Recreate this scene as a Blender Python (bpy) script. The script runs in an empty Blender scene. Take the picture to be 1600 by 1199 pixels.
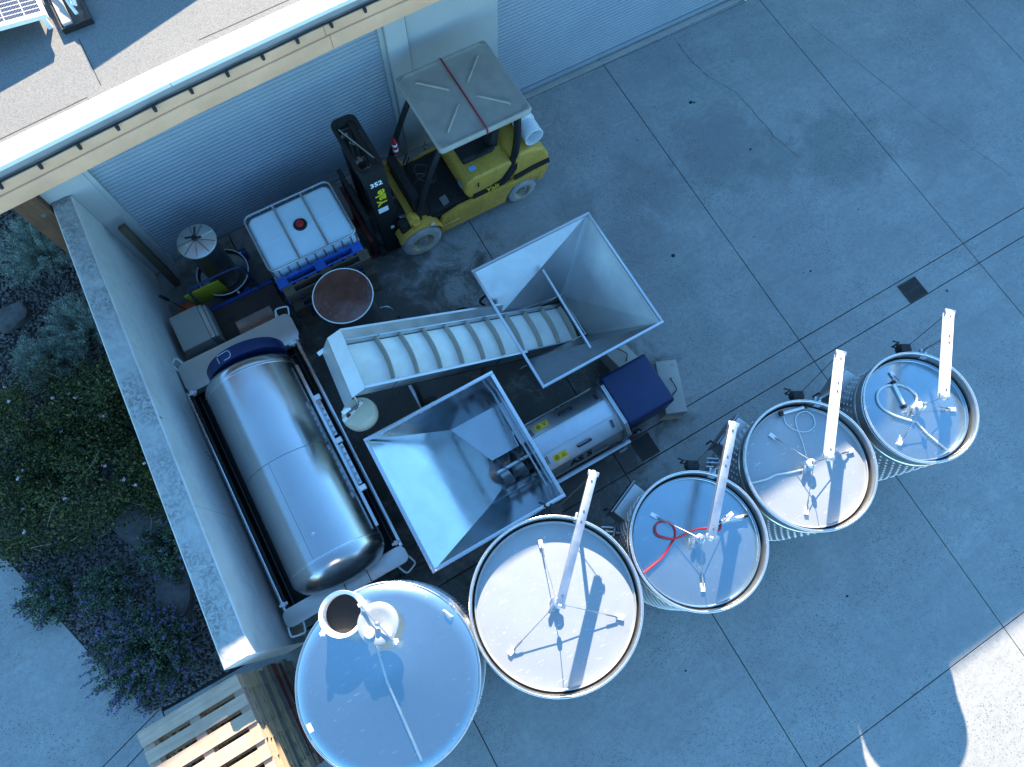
import bpy, bmesh, math, random
import numpy as np
from mathutils import Vector, Matrix, Euler

random.seed(7); rng = np.random.default_rng(7)
S = bpy.context.scene
C = S.collection
PI = math.pi
R = math.radians

# ------------------------------------------------------------------ camera
# X runs along the building, Y towards it, Z up; the drone hovers at (0, 0, 9)
TILT, ROLL, YAW, FPX = R(17.6), R(-4.0), R(33.6), 1060.0
def _g(x, y, z):
    return Vector((x*math.cos(YAW)+y*math.sin(YAW), -x*math.sin(YAW)+y*math.cos(YAW), z))
_r, _u, _f = Vector((1,0,0)), Vector((0,math.cos(TILT),math.sin(TILT))), Vector((0,math.sin(TILT),-math.cos(TILT)))
_cr, _sr = math.cos(ROLL), math.sin(ROLL)
_right, _up = _r*_cr - _u*_sr, _r*_sr + _u*_cr
cam_d = bpy.data.cameras.new('camera'); cam = bpy.data.objects.new('camera', cam_d); C.objects.link(cam)
m3 = Matrix((_g(*_right), _g(*_up), _g(*(-_f)))).transposed()
cam.matrix_world = Matrix.Translation((0,0,9.0)) @ m3.to_4x4()
cam_d.sensor_fit = 'HORIZONTAL'; cam_d.sensor_width = 36.0; cam_d.lens = 36.0*FPX/1600.0
cam_d.clip_end = 1000.0; cam_d.clip_start = 0.05
S.camera = cam
S.render.resolution_x, S.render.resolution_y = 1024, 767

# ------------------------------------------------------------------ sky, sun, exposure
SUN_EL = R(26.1); SUN_AZ = math.atan2(0.42, 0.9075)       # azimuth from +Y towards +X
w = bpy.data.worlds.new('World'); S.world = w; w.use_nodes = True
nt = w.node_tree; nt.nodes.clear()
sky = nt.nodes.new('ShaderNodeTexSky'); sky.sky_type = 'NISHITA'; sky.sun_disc = False
sky.sun_elevation = SUN_EL; sky.sun_rotation = SUN_AZ
sky.altitude = 200; sky.air_density = 1.0; sky.dust_density = 0.1; sky.ozone_density = 3.0
bg = nt.nodes.new('ShaderNodeBackground'); bg.inputs[1].default_value = 0.128
wo = nt.nodes.new('ShaderNodeOutputWorld')
tint = nt.nodes.new('ShaderNodeMix'); tint.data_type = 'RGBA'; tint.blend_type = 'MULTIPLY'; tint.inputs[0].default_value = 1.0
tint.inputs[7].default_value = (0.62, 0.96, 1.05, 1)      # the camera's white balance is set for the sun: open sky reads deep blue
nt.links.new(sky.outputs[0], tint.inputs[6]); nt.links.new(tint.outputs[2], bg.inputs[0]); nt.links.new(bg.outputs[0], wo.inputs[0])
sd = bpy.data.lights.new('sun', 'SUN'); sd.energy = 5.0; sd.angle = R(0.53); sd.color = (1.0, 0.87, 0.68)
sun = bpy.data.objects.new('sun', sd); C.objects.link(sun)
sdir = Vector((math.sin(SUN_AZ)*math.cos(SUN_EL), math.cos(SUN_AZ)*math.cos(SUN_EL), math.sin(SUN_EL)))
sun.rotation_euler = sdir.to_track_quat('Z', 'Y').to_euler(); sun.location = sdir*40
vs = S.view_settings; vs.view_transform = 'Standard'; vs.look = 'None'; vs.exposure = 2.1; vs.gamma = 1.0
vs.use_curve_mapping = False

# ------------------------------------------------------------------ materials
class NT:
    def __init__(s, name):
        s.m = bpy.data.materials.new(name); s.m.use_nodes = True
        s.t = s.m.node_tree; s.b = s.t.nodes['Principled BSDF']
    def n(s, typ, **kw):
        x = s.t.nodes.new(typ)
        for k, v in kw.items(): setattr(x, k, v)
        return x
    def l(s, a, b): s.t.links.new(a, b)
    def coord(s, world=False):
        if world: return s.n('ShaderNodeNewGeometry').outputs['Position']
        return s.n('ShaderNodeTexCoord').outputs['Object']
    def noise(s, co, scale, detail=4, rough=.55, dist=0):
        x = s.n('ShaderNodeTexNoise'); x.inputs['Scale'].default_value = scale
        x.inputs['Detail'].default_value = detail; x.inputs['Roughness'].default_value = rough
        x.inputs['Distortion'].default_value = dist; s.l(co, x.inputs['Vector']); return x.outputs['Fac']
    def ramp(s, fac, stops):
        x = s.n('ShaderNodeValToRGB'); e = x.color_ramp.elements
        while len(e) < len(stops): e.new(.5)
        for i, (p, c) in enumerate(stops):
            e[i].position = p; e[i].color = (c, c, c, 1) if isinstance(c, (int, float)) else (*c, 1)
        s.l(fac, x.inputs[0]); return x.outputs[0]
    def mix(s, fac, a, b, mode='MIX'):
        x = s.n('ShaderNodeMix', data_type='RGBA', blend_type=mode)
        if isinstance(fac, (int, float)): x.inputs[0].default_value = fac
        else: s.l(fac, x.inputs[0])
        for i, v in ((6, a), (7, b)):
            if isinstance(v, tuple): x.inputs[i].default_value = (*v, 1)
            else: s.l(v, x.inputs[i])
        return x.outputs[2]
    def math(s, op, a, b=0.0):
        x = s.n('ShaderNodeMath', operation=op)
        for i, v in ((0, a), (1, b)):
            if isinstance(v, (int, float)): x.inputs[i].default_value = v
            else: s.l(v, x.inputs[i])
        return x.outputs[0]
    def scale(s, co, v):
        x = s.n('ShaderNodeMapping'); x.inputs['Scale'].default_value = v; s.l(co, x.inputs[0]); return x.outputs[0]
    def bump(s, h, strength=.3, dist=.01):
        x = s.n('ShaderNodeBump'); x.inputs['Strength'].default_value = strength; x.inputs['Distance'].default_value = dist
        s.l(h, x.inputs['Height']); s.l(x.outputs[0], s.b.inputs['Normal'])
    def set(s, **kw):
        for k, v in kw.items():
            i = s.b.inputs[k.replace('_', ' ')]
            if isinstance(v, (int, float)): i.default_value = v
            elif isinstance(v, tuple): i.default_value = (*v, 1)
            else: s.l(v, i)
        return s.m

def pm(name, col, rough=.5, metal=0., var=.25, vs=5., bump=0., bs=60., col2=None, rvar=.1, ior=1.45):
    """painted / plastic / generic surface: a colour with blotchy wear, uneven gloss, fine relief"""
    t = NT(name); co = t.coord()
    f = t.noise(co, vs, 5, .6)
    c2 = col2 or tuple(c*(1-var) for c in col)
    cc = t.mix(t.ramp(f, [(.35, 0.), (.68, 1.)]), col, c2)
    rr = t.ramp(t.noise(co, vs*2.3, 3), [(.3, max(0, rough-rvar)), (.7, min(1, rough+rvar))])
    if bump: t.bump(t.noise(co, bs, 4), bump, .004)
    return t.set(Base_Color=cc, Roughness=rr, Metallic=metal, IOR=ior)

def steel(name, col=(.62,.63,.64), rough=.28, metal=1., brush=(1,1,60), bst=.04, smear=.12, rvar=.08):
    """stainless sheet: brushed grain, smears and water marks in the gloss"""
    t = NT(name); co = t.coord()
    g = t.noise(t.scale(co, brush), 9, 3)
    s2 = t.noise(co, 3.0, 6, .65, .6)
    cc = t.mix(t.ramp(s2, [(.38, 0.), (.66, 1.)]), col, tuple(c*(1-smear) for c in col))
    rr = t.ramp(t.noise(co, 5.0, 6, .65), [(.3, max(.02, rough-rvar)), (.72, rough+rvar)])
    t.bump(g, bst, .003)
    return t.set(Base_Color=cc, Roughness=rr, Metallic=metal)

def lid_steel(name, metal=.45, rough=.42, col=(.74,.75,.75), rv=.05, sm_=.93):
    """matt pickled stainless with dried splashes"""
    t = NT(name); co = t.coord()
    sm = t.noise(co, 2.2, 6, .6, .4)
    cc = t.mix(t.ramp(sm, [(.4, 0.), (.7, 1.)]), col, tuple(c*sm_ for c in col))
    v = t.n('ShaderNodeTexVoronoi'); v.inputs['Scale'].default_value = 34; v.inputs['Randomness'].default_value = 1
    t.l(t.coord(), v.inputs['Vector'])
    sp = t.ramp(v.outputs['Distance'], [(.05, 1.), (.13, 0.)])
    sel = t.ramp(t.noise(co, 7, 2), [(.53, 0.), (.57, 1.)])
    cc = t.mix(t.math('MULTIPLY', sp, sel), cc, (.88,.88,.87))
    st = t.noise(t.scale(co, (3.5, 13, 3)), 3.2, 4, .55, .5)
    cc = t.mix(t.ramp(st, [(.655, 0.), (.70, .55)]), cc, (.85,.85,.84))
    cc = t.mix(t.ramp(t.noise(co, 4.3, 8, .75, .8), [(.60, 0.), (.80, .5)]), cc, tuple(c*.6 for c in col))
    rr = t.ramp(t.noise(co, 9.0, 7, .7), [(.3, rough-rv), (.72, rough+rv)])
    return t.set(Base_Color=cc, Roughness=rr, Metallic=metal)

def wood(name, col, col2, rough=.8, axis=0):
    t = NT(name); co = t.coord()
    sc = [38, 38, 38]; sc[axis] = 2.2
    g = t.noise(t.scale(co, tuple(sc)), 1.0, 5, .6)
    blot = t.noise(co, 4, 4)
    cc = t.mix(t.ramp(g, [(.35, 0.), (.65, 1.)]), col, col2)
    cc = t.mix(t.ramp(blot, [(.45, 0.), (.75, .6)]), cc, tuple(c*.6 for c in col2))
    oi = t.n('ShaderNodeObjectInfo')
    cc = t.mix(t.ramp(oi.outputs['Random'], [(0., 0.), (1., .4)]), cc, tuple(c*.7 for c in col2))
    t.bump(g, .35, .004)
    return t.set(Base_Color=cc, Roughness=rough)

def concrete_floor():
    t = NT('yard_concrete'); co = t.coord(True)
    big = t.noise(co, .55, 6, .6, .3); mid = t.noise(co, 2.6, 6, .65)
    cc = t.mix(t.ramp(big, [(.3, 0.), (.7, 1.)]), (.36,.355,.335), (.27,.27,.262))
    cc = t.mix(t.ramp(mid, [(.4, 0.), (.75, .5)]), cc, (.22,.22,.215))
    fine = t.noise(co, 14, 7, .72, .3); streak = t.noise(t.scale(co, (.5, 5, 1)), 1.6, 6, .6, .8)
    cc = t.mix(t.ramp(fine, [(.42, 0.), (.70, .55)]), cc, (.20,.195,.185))
    cc = t.mix(t.ramp(streak, [(.52, 0.), (.72, .35)]), cc, (.21,.21,.205))
    # tyre and water stains; the darkest patches also carry painted-in shade around the machines
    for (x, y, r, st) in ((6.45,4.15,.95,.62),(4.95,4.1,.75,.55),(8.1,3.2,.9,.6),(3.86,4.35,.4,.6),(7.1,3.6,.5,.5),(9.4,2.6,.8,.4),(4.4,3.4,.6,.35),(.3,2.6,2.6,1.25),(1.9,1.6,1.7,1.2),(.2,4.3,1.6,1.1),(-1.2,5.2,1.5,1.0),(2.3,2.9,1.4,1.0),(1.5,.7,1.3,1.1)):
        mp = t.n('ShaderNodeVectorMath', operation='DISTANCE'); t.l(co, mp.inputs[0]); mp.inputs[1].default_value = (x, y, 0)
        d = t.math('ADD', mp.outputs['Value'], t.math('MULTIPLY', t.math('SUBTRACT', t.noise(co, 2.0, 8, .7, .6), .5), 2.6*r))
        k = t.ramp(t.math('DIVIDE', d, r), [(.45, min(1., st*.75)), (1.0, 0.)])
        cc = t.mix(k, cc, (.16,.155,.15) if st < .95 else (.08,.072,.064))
    # exposed aggregate: dark and pale grains, denser in patches
    for sc, thr, colr, lo, hi in ((95, .20, (.05,.05,.055), .42, .62), (150, .2, (.07,.07,.07), .3, .55), (120, .15, (.55,.54,.5), .5, .7)):
        v = t.n('ShaderNodeTexVoronoi'); v.inputs['Scale'].default_value = sc*.36; t.l(co, v.inputs['Vector'])
        sep = t.n('ShaderNodeSeparateColor'); t.l(v.outputs['Color'], sep.inputs[0])
        on = t.ramp(sep.outputs[0], [(.55, 0.), (.58, 1.)])
        gr = t.ramp(v.outputs['Distance'], [(thr, 1.), (thr+.12, 0.)])
        dens = t.ramp(t.noise(co, .8, 4), [(lo, .15), (hi, .8)])
        cc = t.mix(t.math('MULTIPLY', t.math('MULTIPLY', on, gr), dens), cc, colr)
    t.bump(t.noise(co, 55, 5, .7), .25, .004)
    return t.set(Base_Color=cc, Roughness=t.ramp(mid, [(.3, .62), (.7, .88)]))

def concrete_wall(name, c1, c2, pit=.5, worn=0.):
    t = NT(name); co = t.coord(True)
    a = t.noise(co, 1.1, 6, .6, .4); b = t.noise(co, 7, 6, .68)
    cc = t.mix(t.ramp(a, [(.3, 0.), (.7, 1.)]), c1, c2)
    cc = t.mix(t.ramp(b, [(.45, 0.), (.8, .5)]), cc, tuple(c*.7 for c in c2))
    v = t.n('ShaderNodeTexVoronoi'); v.inputs['Scale'].default_value = 6; t.l(t.scale(co, (1.6, 1.6, .7)), v.inputs['Vector'])
    sep = t.n('ShaderNodeSeparateColor'); t.l(v.outputs['Color'], sep.inputs[0])
    pits = t.math('MULTIPLY', t.ramp(sep.outputs[0], [(.86, 0.), (.87, 1.)]), t.ramp(v.outputs['Distance'], [(.10, 1.), (.17, 0.)]))
    cc = t.mix(t.math('MULTIPLY', pits, pit), cc, (.1,.1,.1))
    h = t.noise(co, 26, 6, .7)
    if worn:
        k = t.ramp(t.noise(co, 24, 8, .75, .5), [(.46, 0.), (.56, 1.)])
        k2 = t.math('MULTIPLY', k, t.ramp(t.noise(co, 2, 3), [(.35, 1.), (.62, .15)]))
        cc = t.mix(t.math('MULTIPLY', k2, worn), cc, (.13,.13,.125)); h = t.math('SUBTRACT', h, k2)
    t.bump(h, .45 if worn else .2, .01)
    return t.set(Base_Color=cc, Roughness=.85)

def roof_mat():
    t = NT('roof_membrane'); co = t.coord(True)
    a = t.noise(co, 1.0, 5); g = t.noise(co, 75, 4, .85)
    cc = t.mix(t.ramp(a, [(.3, 0.), (.7, 1.)]), (.215,.208,.195), (.18,.174,.163))
    cc = t.mix(t.ramp(g, [(.38, .8), (.56, 0.)]), cc, (.10,.10,.10))
    t.bump(g, .4, .004)
    return t.set(Base_Color=cc, Roughness=.9)

def leaf_mat(name, c1, c2, c3, trans=.12):
    t = NT(name); co = t.coord()
    oi = t.n('ShaderNodeNewGeometry')
    cc = t.ramp(oi.outputs['Random Per Island'], [(0., c1), (.55, c2), (1., c3)])
    return t.set(Base_Color=cc, Roughness=.6, Transmission_Weight=0.0, Subsurface_Weight=0.0)

def solar_mat():
    t = NT('solar_cells'); co = t.coord()
    b = t.n('ShaderNodeTexBrick'); b.offset = 0; b.inputs['Color1'].default_value = (.012,.012,.03,1); b.inputs['Color2'].default_value = (.02,.018,.04,1)
    b.inputs['Mortar'].default_value = (.55,.55,.55,1); b.inputs['Scale'].default_value = 1; b.inputs['Mortar Size'].default_value = .004
    b.inputs['Brick Width'].default_value = .16; b.inputs['Row Height'].default_value = .05
    t.l(co, b.inputs['Vector'])
    b2 = t.n('ShaderNodeTexBrick'); b2.offset = 0; b2.inputs['Color1'].default_value = (0,0,0,1); b2.inputs['Color2'].default_value = (0,0,0,1)
    b2.inputs['Mortar'].default_value = (1,1,1,1); b2.inputs['Scale'].default_value = 1; b2.inputs['Mortar Size'].default_value = .0012
    b2.inputs['Brick Width'].default_value = .012; b2.inputs['Row Height'].default_value = 5
    t.l(co, b2.inputs['Vector'])
    cc = t.mix(t.math('MULTIPLY', b2.outputs['Color'], .5), b.outputs['Color'], (.5,.5,.5))
    return t.set(Base_Color=cc, Roughness=.12)

def worn_paint(name, col, chip, rough=.38):
    t = NT(name); co = t.coord()
    a = t.noise(co, 3.2, 6, .65, .4); b = t.noise(co, 16, 7, .72, .3); g = t.noise(t.scale(co, (7, 7, 1.2)), 3, 5, .6)
    cc = t.mix(t.ramp(a, [(.4, 0.), (.72, .55)]), col, tuple(c*.55 for c in col))
    cc = t.mix(t.ramp(g, [(.52, 0.), (.75, .5)]), cc, tuple(c*.45 for c in col))
    cc = t.mix(t.ramp(b, [(.63, 0.), (.67, .85)]), cc, chip)
    t.bump(b, .06, .003)
    return t.set(Base_Color=cc, Roughness=t.ramp(a, [(.3, rough-.1), (.7, rough+.25)]))
M = dict(
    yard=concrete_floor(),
    ground=pm('dark_subsoil', (.07,.065,.06), .95, var=.4, vs=3, bump=.4),
    soil=pm('garden_soil', (.055,.045,.038), .95, var=.5, vs=9, bump=.6),
    wallc=concrete_wall('retaining_concrete', (.60,.60,.585), (.50,.50,.49), .9),
    wallt=concrete_wall('weathered_concrete_top', (.45,.45,.43), (.36,.36,.35), .3, .8),
    blockc=concrete_wall('block_concrete', (.46,.42,.37), (.36,.33,.30), .6),
    roof=roof_mat(),
    cap=pm('white_cap_metal', (.80,.80,.79), .45, var=.06, vs=2),
    capr=pm('grey_cap_reveal', (.30,.30,.30), .5, var=.15, vs=4),
    fascia=pm('tan_fascia_board', (.78,.44,.265), .75, var=.22, vs=2.4, bump=.2, bs=20, col2=(.64,.36,.215)),
    panelw=pm('pale_wall_panel', (.42,.415,.41), .6, var=.10, vs=1.5, bump=.1, bs=40),
    door=pm('rollup_door_paint', (.27,.305,.35), .45, var=.10, vs=1.2, bump=.05),
    rust=wood('brown_timber_post', (.16,.075,.035), (.10,.045,.022), axis=2),
    black=pm('black_paint', (.014,.014,.015), .5, var=.3, vs=8),
    rubber=pm('black_rubber', (.018,.018,.018), .75, var=.3, vs=10),
    steel=steel('brushed_steel'),
    steel_t=steel('tank_shell_steel', (.40,.40,.40), .34, metal=.88, brush=(1,1,40)),
    rimst=steel('rolled_rim_steel', (.66,.66,.66), .25, metal=.88, brush=(3,3,3), bst=.02),
    drum=steel('press_drum_steel', (.50,.50,.50), .24, brush=(20,20,20), bst=.004, rvar=.035, smear=.06),
    tray=lid_steel('press_tray_steel', .75, .4, (.60,.58,.56)),
    hop=steel('hopper_steel', (.44,.44,.44), .36, brush=(12,12,12), bst=.03),
    mirror=steel('polished_hopper_steel', (.52,.56,.58), .16, brush=(4,4,4), bst=.008, rvar=.05),
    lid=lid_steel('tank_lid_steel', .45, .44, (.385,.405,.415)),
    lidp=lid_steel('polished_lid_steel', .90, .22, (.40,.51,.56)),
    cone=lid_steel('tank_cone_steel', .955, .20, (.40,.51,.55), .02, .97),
    darksteel=steel('dark_steel', (.30,.30,.31), .4),
    galv=steel('galvanised_steel', (.55,.57,.59), .42, brush=(6,6,6)),
    belt=pm('cream_belt', (.88,.84,.74), .55, var=.16, vs=4),
    cleat=pm('cleat_rubber', (.48,.42,.33), .6, var=.15, vs=6),
    cream=pm('cream_plastic', (.66,.58,.42), .45, var=.12, vs=5),
    yellow=worn_paint('forklift_yellow', (.60,.345,.055), (.16,.09,.03)),
    tyre=pm('pale_grey_tyre', (.40,.38,.39), .85, var=.3, vs=7, bump=.3),
    rim=pm('cream_wheel_rim', (.50,.44,.32), .5, var=.4, vs=12),
    cover=pm('grey_green_canopy', (.34,.315,.27), .6, var=.2, vs=4),
    red=pm('red_strap', (.25,.018,.03), .55),
    redpaint=pm('dark_red_paint', (.16,.02,.02), .5, var=.4),
    redcap=pm('red_cap_plastic', (.50,.02,.03), .4),
    blue=pm('blue_plastic_cover', (.008,.022,.085), .42, var=.2, vs=3),
    bluep=pm('blue_paint', (.015,.07,.30), .5, var=.35, vs=8),
    bluew=wood('blue_painted_wood', (.02,.13,.50), (.015,.08,.36)),
    navy=pm('navy_tube', (.02,.04,.10), .45),
    white=pm('white_plastic', (.75,.76,.76), .4, var=.1),
    bottle=pm('ibc_white_plastic', (.66,.82,.88), .38, var=.08, vs=3),
    wood_n=wood('fresh_pallet_wood', (.60,.41,.29), (.46,.31,.21)),
    wood_y=wood('yellow_pallet_wood', (.50,.37,.23), (.38,.27,.17), axis=1),
    wood_g=wood('grey_pallet_wood', (.26,.23,.19), (.18,.155,.13), axis=1),
    wood_r=wood('red_pallet_wood', (.25,.05,.035), (.17,.035,.03), axis=1),
    wood_d=wood('dark_plank_wood', (.13,.095,.06), (.08,.06,.04), axis=2),
    ply=pm('brown_plywood', (.085,.06,.05), .75, var=.35, vs=6),
    rusty=pm('rusty_lid_steel', (.30,.23,.235), .24, metal=.95, var=.3, vs=2.5, col2=(.20,.15,.155)),
    box=pm('grey_beige_box', (.40,.37,.33), .6, var=.1),
    yboard=pm('yellow_board', (.50,.47,.03), .5, var=.12),
    orange=pm('orange_paint', (.55,.10,.02), .5),
    lens=pm('sticker_yellow', (.75,.52,.03), .5, var=.05),
    blackm=pm('sticker_black', (.01,.01,.01), .6),
    stick=pm('sticker_white', (.78,.80,.82), .5, var=.03),
    stickb=pm('sticker_blue', (.20,.45,.75), .5, var=.03),
    txtw=pm('lettering_white', (.8,.8,.8), .5, var=.03),
    txty=pm('lettering_yellow', (.75,.58,.02), .5, var=.03),
    txtg=pm('lettering_grey', (.30,.33,.42), .5, var=.03),
    hose_r=pm('red_hose_rubber', (.60,.02,.03), .35, var=.1),
    hose_c=pm('pale_hose', (.66,.70,.70), .25, var=.1),
    solar=solar_mat(), alu=pm('aluminium_frame', (.78,.78,.80), .35, var=.05),
    stone=pm('grey_stone', (.10,.092,.09), .85, var=.45, vs=7, bump=.6, bs=25),
    gravel=pm('gravel_stone', (.16,.15,.145), .9, var=.5, vs=18, bump=.3),
    iron=pm('worn_cast_iron', (.065,.055,.048), .6, metal=.4, var=.4, vs=30),
    grate=pm('cast_iron', (.035,.032,.03), .7, metal=.3, var=.3),
    leaf_d=leaf_mat('rose_leaf', (.018,.028,.008), (.045,.066,.016), (.13,.14,.028)),
    leaf_g=leaf_mat('silver_leaf', (.11,.16,.12), (.23,.29,.24), (.40,.47,.41)),
    leaf_l=leaf_mat('catmint_leaf', (.035,.06,.035), (.07,.11,.06), (.13,.18,.10)),
    purple=leaf_mat('purple_flower', (.09,.065,.17), (.15,.11,.27), (.25,.2,.38)),
    pink=leaf_mat('pink_flower', (.6,.35,.4), (.7,.5,.55), (.75,.65,.68)),
    twig=pm('dry_twig', (.34,.27,.17), .85, var=.3),
    stem=pm('woody_stem', (.10,.075,.045), .85, var=.4),
    stemg=pm('green_stem', (.07,.11,.05), .8, var=.3),
)

# ------------------------------------------------------------------ mesh helpers
WM = {}
class MB:
    def __init__(s): s.v = []; s.f = []
    def add(s, vs, fs):
        n = len(s.v); s.v += [tuple(v) for v in vs]; s.f += [tuple(i+n for i in f) for f in fs]; return s
    def hexa(s, p):      # 8 points: bottom 4 ccw, top 4 ccw
        return s.add(p, [(3,2,1,0),(4,5,6,7),(0,1,5,4),(1,2,6,5),(2,3,7,6),(3,0,4,7)])
    def box(s, x0, x1, y0, y1, z0, z1):
        return s.hexa([(x0,y0,z0),(x1,y0,z0),(x1,y1,z0),(x0,y1,z0),(x0,y0,z1),(x1,y0,z1),(x1,y1,z1),(x0,y1,z1)])
    def obox(s, c, size, rot=(0,0,0)):
        m = Euler(rot).to_matrix() if not isinstance(rot, Matrix) else rot
        c = Vector(c); a, b, d = (x/2 for x in size)
        return s.hexa([c + m @ Vector(p) for p in ((-a,-b,-d),(a,-b,-d),(a,b,-d),(-a,b,-d),(-a,-b,d),(a,-b,d),(a,b,d),(-a,b,d))])
    def beam(s, p0, p1, wd, h, up=(0,0,1)):
        p0, p1 = Vector(p0), Vector(p1); d = (p1-p0).normalized(); u = Vector(up)
        x = d.cross(u)
        if x.length < 1e-4: x = d.cross(Vector((1,0,0)))
        x.normalize(); u = x.cross(d).normalized()
        q = []
        for p in (p0, p1):
            q += [p - x*wd/2 - u*h/2, p + x*wd/2 - u*h/2, p + x*wd/2 + u*h/2, p - x*wd/2 + u*h/2]
        return s.add(q, [(0,1,2,3),(7,6,5,4),(0,4,5,1),(1,5,6,2),(2,6,7,3),(3,7,4,0)])
    def cyl(s, p0, p1, r0, r1=None, n=16, cap=True):
        r1 = r0 if r1 is None else r1
        p0, p1 = Vector(p0), Vector(p1); d = (p1-p0).normalized()
        a = d.orthogonal().normalized(); b = d.cross(a)
        vs = [p + (a*math.cos(2*PI*i/n) + b*math.sin(2*PI*i/n))*r for p, r in ((p0,r0),(p1,r1)) for i in range(n)]
        fs = [(i, (i+1) % n, n+(i+1) % n, n+i) for i in range(n)]
        if cap: fs += [tuple(range(n-1,-1,-1)), tuple(range(n, 2*n))]
        return s.add(vs, fs)
    def tube(s, pts, r, n=8, closed=False):
        P = [Vector(p) for p in pts]; k = len(P); vs = []; fs = []; prev = None
        for i, p in enumerate(P):
            if closed: d = P[(i+1) % k] - P[i-1]
            else: d = P[min(i+1, k-1)] - P[max(i-1, 0)]
            d.normalize()
            a = d.orthogonal().normalized() if prev is None else (prev - d*prev.dot(d)).normalized()
            prev = a; b = d.cross(a)
            rr = r[i] if isinstance(r, (list, tuple)) else r
            vs += [p + (a*math.cos(2*PI*j/n) + b*math.sin(2*PI*j/n))*rr for j in range(n)]
        for i in range(k if closed else k-1):
            o, q = i*n, ((i+1) % k)*n
            fs += [(o+j, o+(j+1) % n, q+(j+1) % n, q+j) for j in range(n)]
        if not closed: fs += [tuple(range(n-1,-1,-1)), tuple(range((k-1)*n, k*n))]
        return s.add(vs, fs)
    def lathe(s, prof, c=(0,0,0), n=48, axis='z', a0=0., a1=2*PI, closed=False):
        """profile (r, h) turned round an axis through c"""
        full = abs(a1-a0-2*PI) < 1e-6; m = n if full else n+1
        vs = []; fs = []
        for r, h in prof:
            for i in range(m):
                t = a0 + (a1-a0)*i/n; x, y = r*math.cos(t), r*math.sin(t)
                if axis == 'z': q = (c[0]+x, c[1]+y, c[2]+h)
                elif axis == 'y': q = (c[0]+x, c[1]+h, c[2]+y)
                else: q = (c[0]+h, c[1]+x, c[2]+y)
                vs.append(q)
        K = len(prof)
        for k in range(K if closed else K-1):
            o, q = k*m, ((k+1) % K)*m
            for i in range(n):
                j = (i+1) % m
                fs.append((o+i, o+j, q+j, q+i))
        return s.add(vs, fs)
    def prism(s, poly, axis, a, b):
        n = len(poly); vs = []
        for h in (a, b):
            for p, q in poly:
                vs.append((h,p,q) if axis == 'x' else (p,h,q) if axis == 'y' else (p,q,h))
        fs = [(i, (i+1) % n, n+(i+1) % n, n+i) for i in range(n)] + [tuple(range(n-1,-1,-1)), tuple(range(n, 2*n))]
        return s.add(vs, fs)
    def plate(s, pts, th):
        """flat polygon in space given a thickness on its back"""
        P = [Vector(p) for p in pts]; nn = (P[1]-P[0]).cross(P[2]-P[0]).normalized(); n = len(P)
        vs = P + [p - nn*th for p in P]
        return s.add(vs, [tuple(range(n)), tuple(range(2*n-1, n-1, -1))] + [(i, n+i, n+(i+1) % n, (i+1) % n) for i in range(n)])
    def build(s, name, mat, parent=None, bev=0., ang=38, local=False, seg=2, fixn=True):
        me = bpy.data.meshes.new(name); vs = s.v
        if parent is not None and not local:
            inv = WM[parent.name].inverted(); vs = [tuple(inv @ Vector(v)) for v in vs]
        me.from_pydata(vs, [], s.f)
        bm = bmesh.new(); bm.from_mesh(me)
        if fixn or bev:
            bmesh.ops.remove_doubles(bm, verts=bm.verts, dist=1e-5)
            bmesh.ops.recalc_face_normals(bm, faces=bm.faces)
        if bev:
            es = [e for e in bm.edges if len(e.link_faces) == 2 and e.calc_face_angle(0) > .5]
            bmesh.ops.bevel(bm, geom=es, offset=bev, segments=seg, profile=.6, affect='EDGES', clamp_overlap=True)
        bm.to_mesh(me); bm.free()
        me.polygons.foreach_set('use_smooth', [True]*len(me.polygons))
        me.set_sharp_from_angle(angle=R(ang))
        me.materials.append(mat)
        o = bpy.data.objects.new(name, me); C.objects.link(o)
        if parent is not None:
            o.parent = parent; WM[o.name] = WM[parent.name]
        else: WM[o.name] = Matrix.Identity(4)
        return o

def thing(name, label, cat, loc=(0,0,0), rz=0, group=None, rot=None):
    o = bpy.data.objects.new(name, None); C.objects.link(o); o.empty_display_size = .1
    o.location = loc; o.rotation_euler = rot if rot else (0,0,rz)
    WM[o.name] = Matrix.Translation(loc) @ Euler(o.rotation_euler).to_matrix().to_4x4()
    return tag(o, label, cat, group)
def tag(o, label=None, cat=None, group=None, kind=None):
    if label: o['label'] = label
    if cat: o['category'] = cat
    if group: o['group'] = group
    if kind: o['kind'] = kind
    return o
def copy_tree(o, parent=None):
    c = o.copy(); C.objects.link(c); c.parent = parent
    for ch in list(o.children): copy_tree(ch, c)
    return c
def set_mat(o, mat):
    if o.type == 'MESH':
        o.material_slots[0].link = 'OBJECT'; o.material_slots[0].material = mat
    for ch in o.children: set_mat(ch, mat)
def text(body, size, name, mat, parent, M4, depth=.0015, bold=0.):
    cu = bpy.data.curves.new(name, 'FONT'); cu.body = body; cu.size = size; cu.extrude = depth; cu.offset = bold
    cu.align_x = 'CENTER'; cu.align_y = 'CENTER'; cu.resolution_u = 3
    to = bpy.data.objects.new(name, cu); C.objects.link(to)
    dg = bpy.context.evaluated_depsgraph_get()
    me = bpy.data.meshes.new_from_object(to.evaluated_get(dg)); bpy.data.objects.remove(to)
    me.transform(WM[parent.name].inverted() @ M4); me.materials.clear(); me.materials.append(mat)
    o = bpy.data.objects.new(name, me); C.objects.link(o); o.parent = parent; WM[o.name] = WM[parent.name]
    return o
def frame(o, x, y):
    """4x4 with given origin and in-plane axes (text runs along x, its top points along y)"""
    x = Vector(x).normalized(); y = Vector(y).normalized(); z = x.cross(y)
    m = Matrix((x, y, z)).transposed().to_4x4(); m.translation = Vector(o); return m
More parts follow.
